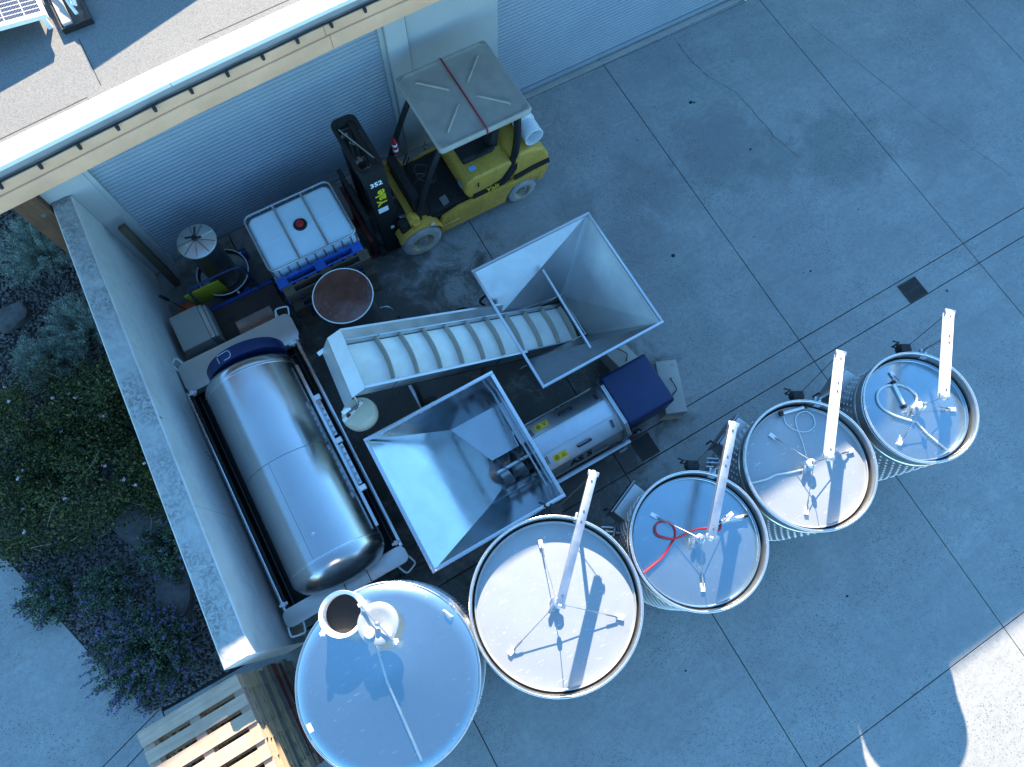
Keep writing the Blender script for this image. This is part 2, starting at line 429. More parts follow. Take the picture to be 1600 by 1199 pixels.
def arc(c, r, a0, a1, n, z=None):
    return [(c[0]+r*math.cos(a0+(a1-a0)*i/n), c[1]+r*math.sin(a0+(a1-a0)*i/n), c[2] if z is None else z) for i in range(n+1)]
def smooth_path(pts, k=6):
    P = [Vector(p) for p in pts]; out = []
    for i in range(len(P)-1):
        a, b, c, d = P[max(i-1,0)], P[i], P[i+1], P[min(i+2, len(P)-1)]
        for j in range(k):
            t = j/k
            out.append(.5*((2*b) + (c-a)*t + (2*a-5*b+4*c-d)*t*t + (3*b-a-3*c+d)*t**3))
    out.append(P[-1]); return out

# ================================================================== SETTING
# ground sheet to the horizon
tag(MB().add([(-300,-300,-.05),(300,-300,-.05),(300,300,-.05),(-300,300,-.05)], [(0,1,2,3)]).build('ground', M['ground'], fixn=False), kind='structure')

# concrete yard: slabs with open saw-cut joints
yard = bpy.data.objects.new('concrete_yard', None); C.objects.link(yard); yard['kind'] = 'structure'; WM[yard.name] = Matrix.Identity(4)
BL = [(-7.8, 0.), (-4.1, 0.), (-.93, 0.), (2.272, .004), (5.475, .021), (8.62, .012), (11.8, .012), (15., 0.), (30., 0.)]          # X = a + b*Y
AL = [(-40., 0.), (-16., 0.), (-11.8, 0.), (-7.7, 0.), (-3.64, .026), (.495, .0105), (.855, .0115), (6.46, -.0115), (9., 0.)]   # Y = a + b*X
def xing(B, A):
    a, b = B; c, d = A
    y = (c + d*a)/(1 - d*b); return (a + b*y, y)
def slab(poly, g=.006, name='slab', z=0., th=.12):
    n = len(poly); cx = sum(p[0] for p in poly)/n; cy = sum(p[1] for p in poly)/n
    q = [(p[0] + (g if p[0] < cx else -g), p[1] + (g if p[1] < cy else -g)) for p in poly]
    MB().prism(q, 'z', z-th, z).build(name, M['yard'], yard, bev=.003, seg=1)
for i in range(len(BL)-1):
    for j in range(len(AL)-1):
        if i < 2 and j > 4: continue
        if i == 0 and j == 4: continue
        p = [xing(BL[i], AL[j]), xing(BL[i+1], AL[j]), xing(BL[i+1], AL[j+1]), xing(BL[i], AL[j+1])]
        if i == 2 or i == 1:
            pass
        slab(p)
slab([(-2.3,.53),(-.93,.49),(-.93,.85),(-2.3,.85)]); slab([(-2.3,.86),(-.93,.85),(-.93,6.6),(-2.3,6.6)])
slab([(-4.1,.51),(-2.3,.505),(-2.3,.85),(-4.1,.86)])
# garden path on the left
path = bpy.data.objects.new('path', None); C.objects.link(path); path['kind'] = 'structure'; WM[path.name] = Matrix.Identity(4)
def pslab(poly):
    MB().prism(poly, 'z', -.12, -.004).build('slab', M['yard'], path, bev=.003, seg=1)
pslab([(-12,-3.5),(-4.112,-3.5),(-4.112,.70),(-6.0,.05),(-12,-.6)])
pslab([(-12,-.588),(-6.0,.062),(-4.112,.712),(-4.112,.90),(-6.0,.30),(-12,-.3)])
pslab([(-12,-.288),(-6.0,.312),(-4.112,.912),(-4.25,.95),(-4.62,1.86),(-5.12,3.36),(-6.2,6.2),(-12,6.2)])

# cracks and oil drops on the slabs
def crack(pts, wd):
    P = []
    for p, q in zip(pts[:-1], pts[1:]):
        for k in range(7):
            t = k/7; P.append((p[0]+(q[0]-p[0])*t + random.uniform(-.012,.012), p[1]+(q[1]-p[1])*t + random.uniform(-.012,.012)))
    vs = []; fs = []
    for i, p in enumerate(P):
        ww = wd*random.uniform(.3, 1); vs += [(p[0]-ww, p[1], .0025), (p[0]+ww, p[1]+ww*.4, .0025)]
        if i: fs.append((2*i-2, 2*i-1, 2*i+1, 2*i))
    MB().add(vs, fs).build('crack', M['grate'], yard, fixn=False)
crack([(6.94,6.33),(6.94,5.7),(6.99,5.4),(7.21,4.89),(7.25,4.23),(7.25,3.89),(7.4,3.3)], .005)
crack([(6.22,3.25),(5.67,3.15),(4.75,3.0),(4.11,2.99)], .0035)
crack([(9.1,5.6),(9.6,3.2),(10.2,1.2)], .003)
for (x, y, r) in ((6.45,5.09,.035),(6.50,5.06,.022),(6.78,3.89,.024),(4.66,2.93,.034),(7.89,.47,.022),(6.31,1.72,.02),(6.2,1.75,.014),(5.3,4.9,.015),(7.6,2.2,.014),
                  (3.9,-2.2,.018),(1.6,-1.9,.015),(4.6,-1.3,.012),(5.9,2.6,.013)):
    n = 11; MB().add([(x+r*math.cos(2*PI*i/n)*random.uniform(.6,1.1), y+r*math.sin(2*PI*i/n)*random.uniform(.6,1.1), .003) for i in range(n)], [tuple(range(n))]).build('oil_spot', M['blackm'], yard, fixn=False)

# garden bed
gx = [(-2.42,.87),(-2.42,12.),(-12.,12.),(-12.,6.25),(-6.15,6.25),(-5.07,3.38),(-4.57,1.88),(-4.2,.96)]
tag(MB().prism(gx, 'z', -.2, -.012).build('garden_bed', M['soil']), kind='structure')

# floor drains
def drain(x0, x1, y0, y1, label):
    t = thing('floor_drain', label, 'drain', ((x0+x1)/2, (y0+y1)/2, 0), group='floor drains in the yard')
    f = MB(); w_ = .022
    f.box(x0,x1,y0,y0+w_,-.03,.006); f.box(x0,x1,y1-w_,y1,-.03,.006); f.box(x0,x0+w_,y0+w_,y1-w_,-.03,.006); f.box(x1-w_,x1,y0+w_,y1-w_,-.03,.006)
    f.box(x0+w_,x1-w_,(y0+y1)/2-.012,(y0+y1)/2+.012,-.025,.005)
    f.build('frame', M['iron'], t)
    n = 9
    for i in range(n):
        cx = x0 + w_ + (x1-x0-2*w_)*(i+.5)/n
        for a, b in ((y0+w_,(y0+y1)/2-.012),((y0+y1)/2+.012,y1-w_)):
            MB().box(cx-.008, cx+.008, a, b, -.025, .004).build('bar', M['iron'], t)
    MB().box(x0+.01,x1-.01,y0+.01,y1-.01,.0005,.0012).build('pit', M['blackm'], t)  # flat black sheet on the slab stands in for the shaded hole
drain(7.28, 7.62, .575, .89, 'square cast iron floor drain alone on the open concrete, upper right')
drain(2.56, 2.85, .55, .865, 'square cast iron floor drain beside the leg of the auger pump')

# ------------------------------------------------------------------ building
bld = thing('winery_building', 'building with pale roll-up doors, tan fascia and light flat roof', 'building', (0,6.5,0))
EAVE = [(-3.4,4.74),(-1.84,4.86),(-.39,4.985),(1.19,5.075),(2.6,5.12),(4.66,5.12)]
ZC = 4.25
def eave_strip(name, mat, o0, o1, z0, z1, segs=None, bev=0.):
    """a member running along the eave line, from o0 to o1 metres in front (-) or behind (+)"""
    E_ = EAVE if segs is None else segs
    m = MB()
    pts = []
    for i, (x, y) in enumerate(E_):
        for o, z in ((o0,z0),(o1,z0),(o1,z1),(o0,z1)): pts.append((x, y+o, z))
    fs = [(0,1,2,3), tuple(range(len(pts)-1, len(pts)-5, -1))]
    for i in range(len(E_)-1):
        a, b = 4*i, 4*i+4
        for k in range(4): fs.append((a+k, a+(k+1) % 4, b+(k+1) % 4, b+k))
    return m.add(pts, fs).build(name, mat, bld, bev=bev)
def eave_y(x):
    for (x0,y0),(x1,y1) in zip(EAVE[:-1], EAVE[1:]):
        if x0 <= x <= x1: return y0 + (y1-y0)*(x-x0)/(x1-x0)
rf = eave_strip('roof', M['roof'], .20, 26., 3.95, 4.195)
for xa, xb in ((-3.4,-.36),(-.36,2.7),(2.7,4.66)):
    seg = [(xa, eave_y(xa))] + [p for p in EAVE if xa < p[0] < xb] + [(xb, eave_y(xb))]
    g = .002
    seg[0] = (seg[0][0]+g, seg[0][1]); seg[-1] = (seg[-1][0]-g, seg[-1][1])
    o = eave_strip('cap_flashing', M['cap'], -.005, .205, 4.205, ZC, seg, bev=.006)
eave_strip('cap_reveal', M['capr'], .012, .12, 4.09, 4.204)
for z0, z1, brk in ((4.02,4.125,(1.05,2.9)),(3.86,4.015,(1.08,3.2))):
    xs = [-3.4, *brk, 4.66]
    for xa, xb in zip(xs[:-1], xs[1:]):
        seg = [(xa+.002, eave_y(xa))] + [p for p in EAVE if xa < p[0] < xb] + [(xb-.002, eave_y(xb))]
        eave_strip('fascia_board', M['fascia'], -.03 if z1 > 4.1 else -.045, .06, z0, z1, seg, bev=.003)
eave_strip('soffit', M['fascia'], .065, 1.6, 3.87, 3.945)
# roof seams
for x, ya, yb in ((-.88,5.30,5.85),(-1.02,5.12,5.2)):
    MB().box(x-.003,x+.003,ya,yb,4.1955,4.1975).build('seam', M['grate'], rf)
for xa, xb, o in ((-3.3,-1.02,.30),(.02,2.4,.34)):
    MB().beam((xa,eave_y(xa)+o,4.196),(xb,eave_y(xb)+o,4.196),.005,.003).build('seam', M['stone'], rf)
# taller block on the right, flush with the wall line
MB().box(4.67,45.,6.50,30.,3.87,5.35).build('upper_wall', M['panelw'], bld, bev=.01)
MB().box(4.665,45.01,6.485,30.,5.352,5.42).build('parapet_cap', M['cap'], bld, bev=.008)
# walls: a panel line, two doors
WL = [(-2.36,6.36),(-1.84,6.375),(2.04,6.50),(2.36,6.50),(3.62,6.50),(8.45,6.50),(8.75,6.5),(40.,6.5)]
def wall_seg(name, mat, p, q, z0, z1, o0=0., o1=.2, bev=0., par=bld):
    return MB().hexa([(p[0],p[1]+o0,z0),(q[0],q[1]+o0,z0),(q[0],q[1]+o1,z0),(p[0],p[1]+o1,z0),(p[0],p[1]+o0,z1),(q[0],q[1]+o0,z1),(q[0],q[1]+o1,z1),(p[0],p[1]+o1,z1)]).build(name, mat, par, bev=bev)
wall_seg('wall_panel', M['panelw'], WL[0], WL[1], -.1, 3.865, 0, .3)
wall_seg('wall_panel', M['panelw'], WL[3], WL[4], -.1, 3.865, 0, .25)
wall_seg('wall_panel', M['panelw'], WL[5], WL[7], -.1, 3.865, 0, .25)
wall_seg('pilaster', M['panelw'], (2.05,6.44), (2.335,6.44), -.1, 3.865, 0, .3, bev=.006)
wall_seg('side_wall', M['panelw'], (-2.355,6.67), (-2.1,6.67), -.1, 3.865, 0, 18.)
wall_seg('jamb', M['cap'], (8.46,6.38), (8.56,6.38), -.05, 3.4, 0, .118, bev=.005)
wall_seg('threshold', M['blockc'], (2.36,6.425), (8.45,6.425), -.1, .012, 0, .074)
def rollup(p, q, top=3.6):
    d = MB(); pitch = .062; k = 6; n = int(top/pitch)
    prof = []
    for i in range(n):
        for j in range(k):
            t = j/k; prof.append((.011*math.sin(PI*min(1, t/.8)) if t < .8 else -.004, .02 + (i+t)*pitch))
    prof.append((0, .02+n*pitch))
    vs = []; fs = []
    for (px, py) in (p, q):
        for o, z in prof: vs.append((px, py + .07 - o, z))
    K = len(prof)
    for i in range(K-1): fs.append((i, K+i, K+i+1, i+1))
    dr = thing_part = None
    root = wall_seg('roll_up_door', M['door'], p, q, .005, .085, .035, .095, bev=.008)
    tag(d.add(vs, fs).build('slat_curtain', M['door'], root, ang=50), kind='stuff')
    for (a, s_) in ((p, 1), (q, -1)):
        wall_seg('guide_rail', M['panelw'], (a[0] - (0 if s_ > 0 else .06), a[1]), (a[0] + (.06 if s_ > 0 else 0), a[1]), .0, top, .01, .13, par=root)
    wall_seg('header', M['panelw'], p, q, top, 3.865, .02, .2, par=root)
rollup((-1.84,6.375), (2.045,6.50)); rollup((3.62,6.50), (8.45,6.50))
ps = thing('timber_post', 'brown timber post with bolt heads, left of the concrete wall', 'post', (-2.45,6.3,0))
MB().box(-2.64,-2.365,6.24,6.52,-.1,3.86).build('post', M['rust'], ps, bev=.008)
for z, x in ((2.05,-2.46),(1.72,-2.42),(2.6,-2.5),(1.3,-2.46)):
    MB().cyl((x,6.242,z),(x,6.225,z),.026,.022,12).build('bolt', M['galv'], ps)

# string lights along the eave
sl = thing('string_light', 'black string light cable with sockets along the roof edge', 'light string', (0,4.95,4.1))
xs = [-3.3 + .25*i for i in range(29)]
MB().tube([(x, eave_y(x)-.016, 4.133 + .004*math.sin(x*9)) for x in xs], .009, 6).build('cable', M['black'], sl)
for x in [-2.62+.34*i for i in range(17)]:
    y = eave_y(x) - .028
    MB().cyl((x,y,4.145),(x,y-.028,4.12),.016,.018,10).cyl((x,y-.027,4.121),(x,y-.04,4.105),.017,.014,10).build('socket', M['black'], sl, bev=.002)

# solar panels and a ballast tray on the roof
def solar(xl, xr, hl, hr, y0, y1, label):
    t = thing('solar_panel', label, 'solar panel', (xl, y0, 4.195), group='tilted solar panels on the roof')
    zl, zr = 4.195+hl, 4.195+hr
    def P(u, v, dz=0): return (xl+(xr-xl)*u, y0+(y1-y0)*v, zl+(zr-zl)*u+dz)
    W_, L_ = xr-xl, y1-y0
    f = MB()
    eu, ev = .03/W_, .03/L_
    for a in (((0,0),(1,0),(1,ev),(0,ev)), ((0,1-ev),(1,1-ev),(1,1),(0,1)), ((0,ev),(eu,ev),(eu,1-ev),(0,1-ev)), ((1-eu,ev),(1,ev),(1,1-ev),(1-eu,1-ev))):
        f.hexa([P(u,v,-.04) for u, v in a] + [P(u,v) for u, v in a])
    f.build('frame', M['alu'], t)
    gm = MB(); gm.hexa([P(u,v,-.02) for u, v in ((eu,ev),(1-eu,ev),(1-eu,1-ev),(eu,1-ev))] + [P(u,v,-.006) for u, v in ((eu,ev),(1-eu,ev),(1-eu,1-ev),(eu,1-ev))])
    gm.build('cell_glass', M['solar'], t)
    for u, v in ((.03,.06),(.03,.94),(.97,.06),(.97,.94)):
        x, y, z = P(u, v); MB().box(x-.02,x+.02,y-.02,y+.02,4.195,z-.03).build('foot', M['alu'], t)
solar(-2.76, -1.0, .36, .172, 6.03, 7.05, 'tilted solar panel at the upper left corner of the roof')
solar(-.376, 1.35, .60, .30, 6.58, 7.6, 'tilted solar panel beyond the black ballast tray, casting shade')
bt = thing('ballast_tray', 'black ballast tray with bent steel struts on the roof', 'tray', (-.82,6.2,4.195))
mt = MB(); mt.box(-.965,-.70,5.95,6.8,4.196,4.206)
for a in ((-.965,-.95,5.95,6.8),(-.715,-.70,5.95,6.8),(-.95,-.715,5.95,5.965)): mt.box(*a, 4.206, 4.25)
mt.build('tray', M['black'], bt)
MB().box(-.94,-.86,5.98,6.45,4.207,4.27).build('paver', M['blockc'], bt, bev=.008)
MB().tube([(-.66,6.7,4.27),(-.78,6.08,4.33),(-.76,6.05,4.33),(-.57,6.85,4.65)], .014, 8).build('strut', M['alu'], bt)
MB().tube([(-.86,6.95,4.45),(-.80,6.09,4.31),(-.79,6.03,4.27)], .016, 8).build('strut', M['alu'], bt)

# ------------------------------------------------------------------ retaining wall
rw = thing('retaining_wall', 'long grey concrete retaining wall with weathered top beside the garden', 'wall', (-2.12,3.5,0))
ZW = 2.03
wi = [(-2.105,6.35),(-2.262,.715)]; wo_ = [(-2.345,6.35),(-2.555,.715)]
n = 60; vs = []; fs = []
for i in range(n+1):
    t = i/n
    a = (wo_[0][0]+(wo_[1][0]-wo_[0][0])*t, wo_[0][1]+(wo_[1][1]-wo_[0][1])*t); b = (wi[0][0]+(wi[1][0]-wi[0][0])*t, a[1])
    for (x, z) in ((a[0]-.0,-.1),(a[0],ZW-.012),(a[0]+.012,ZW),(b[0]-.012,ZW),(b[0],ZW-.012),(b[0]+.0,-.1)): vs.append((x,a[1],z))
    if i:
        o, q = (i-1)*6, i*6
        for k in range(5): fs.append((o+k, o+k+1, q+k+1, q+k))
fs += [tuple(range(6)), tuple(range(n*6+5, n*6-1, -1))]
body = MB().add(vs, fs).build('wall_body', M['wallc'], rw, ang=25)
# rough uneven top skin
nx, ny = 10, 230; vs = []; fs = []
from mathutils import noise as mn
for j in range(ny+1):
    t = j/ny; y = 6.34 + (.72-6.34)*t
    xa = wo_[0][0]+(wo_[1][0]-wo_[0][0])*t + .016; xb = wi[0][0]+(wi[1][0]-wi[0][0])*t - .016
    for i in range(nx+1):
        x = xa+(xb-xa)*i/nx; e = 0 if i in (0,nx) else 1
        vs.append((x, y, ZW + .0015 + e*(.006 + .009*mn.noise((x*9,y*9,0)) + .006*mn.noise((x*28,y*28,3)))))
for j in range(ny):
    for i in range(nx):
        a = j*(nx+1)+i; fs.append((a, a+1, a+nx+2, a+nx+1))
MB().add(vs, fs).build('wall_top', M['wallt'], rw, fixn=True)
for y in (2.3, 4.3):
    xf = wi[0][0] + (wi[1][0]-wi[0][0])*(6.35-y)/(6.35-.71)
    MB().box(xf-.03,xf+.0015,y-.0025,y+.0025,0.02,ZW-.02).build('joint', M['blockc'], body)

# ================================================================== TANKS
def tank(name, x, y, r, zr, label, paz, aout, mat_lid, lugs, lid_d=.13, man=True, ball=False, armw=.085, jacket=True):
    t = thing(name, label, 'tank', (x, y, 0), group='open-top variable capacity tanks in a row')
    c = (x, y, 0)
    sh = MB().lathe([(r-.004,.16),(r,.2),(r,zr-.03),(r,zr-.01),(r-.012,zr-.01),(r-.014,zr-.4),(r-.014,.2)], c, 72, closed=False).build('shell', M['steel_t'], t)
    MB().lathe([(r+.009+.014*math.cos(a), zr-.010+.014*math.sin(a)) for a in [2*PI*i/12 for i in range(12)]], c, 96, closed=True).build('rim', M['rimst'], sh)
    MB().lathe([(r+.004,zr-.075),(r+.012,zr-.07),(r+.012,zr-.06),(r+.004,zr-.055)], c, 72).build('band', M['steel'], sh)
    MB().lathe([(.02,.14),(r-.01,.17)], c, 48).build('floor', M['darksteel'], t)
    for k in range(4):
        a = R(45+90*k)+.3; MB().cyl((x+(r-.08)*math.cos(a), y+(r-.08)*math.sin(a), 0), (x+(r-.08)*math.cos(a), y+(r-.08)*math.sin(a), .19), .03, n=12).build('leg', M['steel'], t)
    zl = zr - lid_d
    # floating lid: shallow dish with rolled edge, inflated rubber gasket round it
    MB().lathe([(0.001,zl+.012),(r*.5,zl+.009),(r*.88,zl+.002),(r*.93,zl-.003),(r-.055,zl-.004),(r-.048,zl+.004),(r-.045,zl+.026),(r-.036,zl+.028),(r-.034,zl-.06)], c, 96).build('floating_lid', mat_lid, t, ang=30)
    MB().lathe([(r-.0245+.0095*math.cos(a), zl-.006+.018*math.sin(a)) for a in [2*PI*i/10 for i in range(10)]], c, 96, closed=True).build('gasket', M['rubber'], t)
    # dimpled cooling jacket
    if jacket:
        d = MB()
        rows = 12; nn = int(2*PI*r/.075)
        for j in range(rows):
            for i in range(nn):
                a = 2*PI*(i+.5*(j % 2))/nn; z = .5 + j*.085
                ca, sa = math.cos(a), math.sin(a)
                p = [(x+ca*(r+.002)-sa*u, y+sa*(r+.002)+ca*u, z+v_) for u, v_ in ((-.019,0),(0,-.012),(.019,0),(0,.012))]
                top = (x+ca*(r+.013), y+sa*(r+.013), z)
                d.add(p+[top], [(0,1,4),(1,2,4),(2,3,4),(3,0,4)])
        tag(d.build('cooling_dimples', M['alu'], t, fixn=False, ang=80), kind='stuff')
        MB().lathe([(r+.001,.44),(r+.009,.45),(r+.009,.47),(r+.001,.48)], c, 72).build('jacket_seam', M['steel'], t)
        MB().lathe([(r+.001,1.50),(r+.009,1.51),(r+.009,1.53),(r+.001,1.54)], c, 72).build('jacket_seam', M['steel'], t)
    # hoist: post clamped to the shell, square arm across to the middle, cable and three lid lugs
    ca, sa = math.cos(paz), math.sin(paz)
    pr_ = r + .06; px, py = x+pr_*ca, y+pr_*sa; za = zr + .40
    post = MB().cyl((px,py,zr-.55),(px,py,za-.03),.022,n=14).build('hoist_post', M['steel'], t)
    for z in (zr-.5, zr-.05):
        MB().obox((x+(r+.025)*ca, y+(r+.025)*sa, z), (.11,.075,.05), (0,0,paz)).build('clamp', M['galv'], post, bev=.006)
    ao = Vector((x+aout*ca, y+aout*sa, za)); ai = Vector((x-.01*ca, y-.01*sa, za))
    am = MB().beam(ao, ai, armw, .075).build('hoist_arm', M['galv'] if not ball else M['white'], t, bev=.006)
    for p in (ao, ai):
        MB().obox(p + Vector((0,0,.02)), (.05,armw+.03,.03), (0,0,paz)).build('pulley_bracket', M['galv'], am, bev=.004)
        side = Vector((-sa,ca,0))
        MB().cyl(p-side*.015, p+side*.015, .038, n=16).build('pulley', M['white'], am)
    for f_ in (.06, .30, .38, .93):
        q = ao.lerp(ai, f_) + Vector((0,0,.0375)); MB().cyl(q, q+Vector((0,0,.008)), .011, n=8).build('arm_bolt', M['darksteel'], am)
    tw = Vector((-sa, ca, 0))
    wp = Vector((x+(r+.09)*math.cos(paz+.26), y+(r+.09)*math.sin(paz+.26), zr-.12))
    wn = MB().obox(wp, (.10,.12,.13), (0,0,paz+.26)).cyl(wp-tw*.075, wp+tw*.075, .05, n=14).build('winch', M['black'], t, bev=.008)
    MB().tube([wp+tw*.07, wp+tw*.13, wp+tw*.13+Vector((0,0,.14)), wp+tw*.2+Vector((0,0,.14))], .010, 8).build('winch_crank', M['black'], wn)
    MB().cyl(ao+Vector((0,0,-.03)), wp+Vector((0,0,.05)), .004, n=6).build('cable', M['black'], am)
    zj = zl + .20
    MB().cyl(ai+Vector((0,0,-.03)), (x, y, zj), .004, n=6).build('cable', M['darksteel'], am)
    for (lx, ly) in lugs:
        a = math.atan2(ly-y, lx-x)
        lg = MB().obox((lx,ly,zl+.028), (.085,.045,.007), (0,0,a)).box(lx-.012,lx+.012,ly-.012,ly+.012,zl+.0,zl+.027).obox((lx+.035*math.cos(a),ly+.035*math.sin(a),zl+.016), (.012,.045,.03), (0,0,a)).build('lid_lug', M['alu'], t, bev=.003)
        MB().cyl((lx-.02*math.cos(a),ly-.02*math.sin(a),zl+.035), (x,y,zj), .0045, n=6).cyl((lx-.03*math.cos(a),ly-.03*math.sin(a),zl+.04), (lx+(x-lx)*.22,ly+(y-ly)*.22,zl+.03+(zj-zl-.03)*.22), .009, n=8).build('lid_cable', M['darksteel'], lg)
    MB().lathe([(.0,.03),(.022,.025),(.03,.0),(.022,-.02),(.008,-.03)], (x,y,zj), 14).build('cable_ring', M['galv'], am)
    # centre vent
    cv = MB().lathe([(.062,zl+.008),(.062,zl+.02),(.032,zl+.024),(.032,zl+.10)], c, 24).build('vent_neck', M['steel'], t)
    MB().lathe([(.001,zl+.128),(.035,zl+.126),(.05,zl+.115),(.052,zl+.09),(.033,zl+.088)], (x+.02,y-.0,0), 24).build('vent_cap', M['white'] if ball else M['steel'], cv)
    MB().obox((x-.07,y-.02,zl+.06), (.10,.03,.035), (0,0,.6)).build('vent_valve', M['steel'], cv, bev=.006)
    if man:
        a = R(112); cm, sm_ = math.cos(a), math.sin(a)
        o = Vector((x+(r+.05)*cm, y+(r+.05)*sm_, .98))
        mw = MB().obox(o, (.16,.42,.36), (0,0,a)).build('manway', M['steel_t'], t, bev=.02)
        MB().obox(o+Vector((cm,sm_,0))*.095, (.024,.47,.40), (0,0,a)).build('manway_door', M['darksteel'], mw, bev=.012)
        MB().tube([o+Vector((cm,sm_,0))*.105+Vector((-sm_,cm,0))*.2+Vector((0,0,.05)), o+Vector((cm,sm_,0))*.16+Vector((-sm_,cm,0))*.2+Vector((0,0,.05)), o+Vector((cm,sm_,0))*.16+Vector((-sm_,cm,0))*.2+Vector((0,0,-.12))], .012, 8).build('manway_handle', M['black'], mw)
        # sampling valves
        a2 = R(140); c2, s2 = math.cos(a2), math.sin(a2)
        v = Vector((x+(r+.07)*c2, y+(r+.07)*s2, 1.0)); dv = Vector((c2,s2,0)); tv = Vector((-s2,c2,0))
        vv = MB().cyl(v-dv*.1, v+dv*.08, .032, n=14).cyl(v+dv*.08, v+dv*.10, .048, n=14).cyl(v-tv*.05+Vector((0,0,.02)), v+tv*.05+Vector((0,0,.02)), .022, n=12).build('valve', M['darksteel'], t)
        for k in (-.05, 0., .05):
            MB().cyl(v+dv*.02+tv*k+Vector((0,0,.05)), v+dv*.16+tv*(k+.02)+Vector((0,0,.06)), .008, n=8).build('valve_lever', M['alu'], vv)
    return t, zl
ZR = 1.75
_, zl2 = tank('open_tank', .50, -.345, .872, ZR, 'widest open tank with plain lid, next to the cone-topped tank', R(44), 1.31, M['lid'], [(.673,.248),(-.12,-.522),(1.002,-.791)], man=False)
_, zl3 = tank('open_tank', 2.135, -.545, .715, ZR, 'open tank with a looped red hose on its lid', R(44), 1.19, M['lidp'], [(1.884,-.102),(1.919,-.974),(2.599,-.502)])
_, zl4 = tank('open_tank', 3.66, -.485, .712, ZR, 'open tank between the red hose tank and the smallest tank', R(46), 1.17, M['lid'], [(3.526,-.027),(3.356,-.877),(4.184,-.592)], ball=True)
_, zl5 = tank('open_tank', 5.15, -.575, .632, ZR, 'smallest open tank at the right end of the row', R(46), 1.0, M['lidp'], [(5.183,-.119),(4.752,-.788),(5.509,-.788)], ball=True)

# loose hoses and probes lying on the lids
def hose(name, pts, z, r, mat, label, cat='hose', z1=None):
    P = smooth_path([(p[0], p[1], z + r + (.03 if i in (7,8,9) and len(pts) > 12 else 0)) for i, p in enumerate(pts)])
    return tag(MB().tube(P, r, 10).build(name, mat), label, cat)
hose('red_hose', [(1.46,-.545),(1.708,-.512),(1.876,-.442),(1.957,-.396),(1.999,-.321),(1.977,-.231),(1.884,-.185),(1.815,-.215),(1.798,-.29),(1.88,-.376),(1.973,-.421),(2.167,-.439),(2.327,-.507),(2.405,-.575),(2.454,-.541)], zl3+.012, .011, M['hose_r'], 'thin red rubber hose looped on a tank lid')
hose('clear_hose', [(3.0,-.335),(3.181,-.385),(3.303,-.397),(3.439,-.45),(3.60,-.50)], zl4+.01, .011, M['hose_c'], 'short pale hose from lid centre to rim, on the middle tank')
hose('clear_hose', [(3.78,.10),(3.75,.011),(3.8,-.102),(3.898,-.175),(4.015,-.164),(4.071,-.068),(4.031,.023),(3.921,.034),(3.845,-.043),(3.783,-.244),(3.72,-.40)], zl4+.012, .006, M['hose_c'], 'thin clear tubing coiled in the shaded part of a lid')
hose('clear_hose', [(5.04,-.69),(4.883,-.516),(4.818,-.367),(4.846,-.253),(4.942,-.193),(5.086,-.212),(5.205,-.297),(5.26,-.425),(5.22,-.507),(5.12,-.55)], zl5+.012, .013, M['hose_c'], 'pale hose loop on the lid of the smallest tank')
hose('clear_hose', [(5.06,-.70),(5.07,-.851),(5.11,-1.001),(5.143,-1.12)], zl5+.012, .011, M['hose_c'], 'pale hose end running to the lower rim of the smallest tank')
def probe(p, q, z, label):
    t = thing('hand_pump', label, 'hand pump', (p[0],p[1],z), group='steel hand pumps lying on tank lids')
    a, b = Vector((p[0],p[1],z+.03)), Vector((q[0],q[1],z+.03)); d = (b-a)
    MB().cyl(a+d*.08, a+d*.9, .017, n=14).build('barrel', M['alu'], t)
    MB().cyl(a-d*.02, a+d*.10, .030, n=14).build('head', M['black'], t, bev=.005)
    MB().cyl(a+d*.9, b+d*.03, .022, n=14).build('end_cap', M['black'], t, bev=.004)
probe((2.43,-.505), (2.746,-.593), zl3+.012, 'steel hand pump with black ends beside the red hose')
probe((3.745,.14), (4.058,.064), zl4+.012, 'steel hand pump with black ends at the shaded rim of a lid')
probe((5.115,-.19), (5.045,-.50), zl5+.012, 'slim steel hand pump on the lid of the smallest tank')

# closed tank with cone top and open hatch
ct = thing('cone_top_tank', 'large closed steel tank with shallow cone top and open hatch', 'tank', (-1.26,-.115,0))
cx, cy, rc, zc = -1.26, -.115, .865, 1.93
cc_ = (cx,cy,0)
csh = MB().lathe([(rc-.01,.2),(rc,.24),(rc,zc-.01)], cc_, 96).build('shell', M['steel_t'], ct)
MB().lathe([(rc+.012+.012*math.cos(a), zc-.005+.010*math.sin(a)) for a in [2*PI*i/10 for i in range(10)]], cc_, 96, closed=True).build('rim', M['steel'], csh)
hx, hy = -1.20, .66
apx = (-1.02, .34)           # the cone's tip sits off-centre, towards the hatch
vs = []; fs = []; NR, NA = 14, 96
for j in range(NR+1):
    t_ = j/NR
    for i in range(NA):
        a = 2*PI*i/NA
        ex, ey = cx + rc*math.cos(a), cy + rc*math.sin(a)
        vs.append((cx + (ex-cx)*t_, cy + (ey-cy)*t_, zc + .10*(1-t_)**1.1 + .03 - .03*max(0., (t_-.95)/.05)**2))
for j in range(NR):
    for i in range(NA): fs.append((j*NA+i, j*NA+(i+1) % NA, (j+1)*NA+(i+1) % NA, (j+1)*NA+i))
cone = MB().add(vs, fs).build('cone_top', M['cone'], ct, ang=60)
MB().tube([(-1.18,.40,2.02),(cx+.0,cy-.02,zc+.137),(-1.305,-.90,zc+.045)], .012, 8).build('roof_rib', M['galv'], cone)
hx, hy, hr = -1.335, .602, .20
nk = MB().lathe([(hr-.02,zc-.03),(hr-.02,zc+0.310),(hr+.012,zc+0.330),(hr+.014,zc+0.310),(hr,zc+0.300),(hr,zc-.06)], (hx,hy,0), 48).build('hatch_neck', M['alu'], ct)
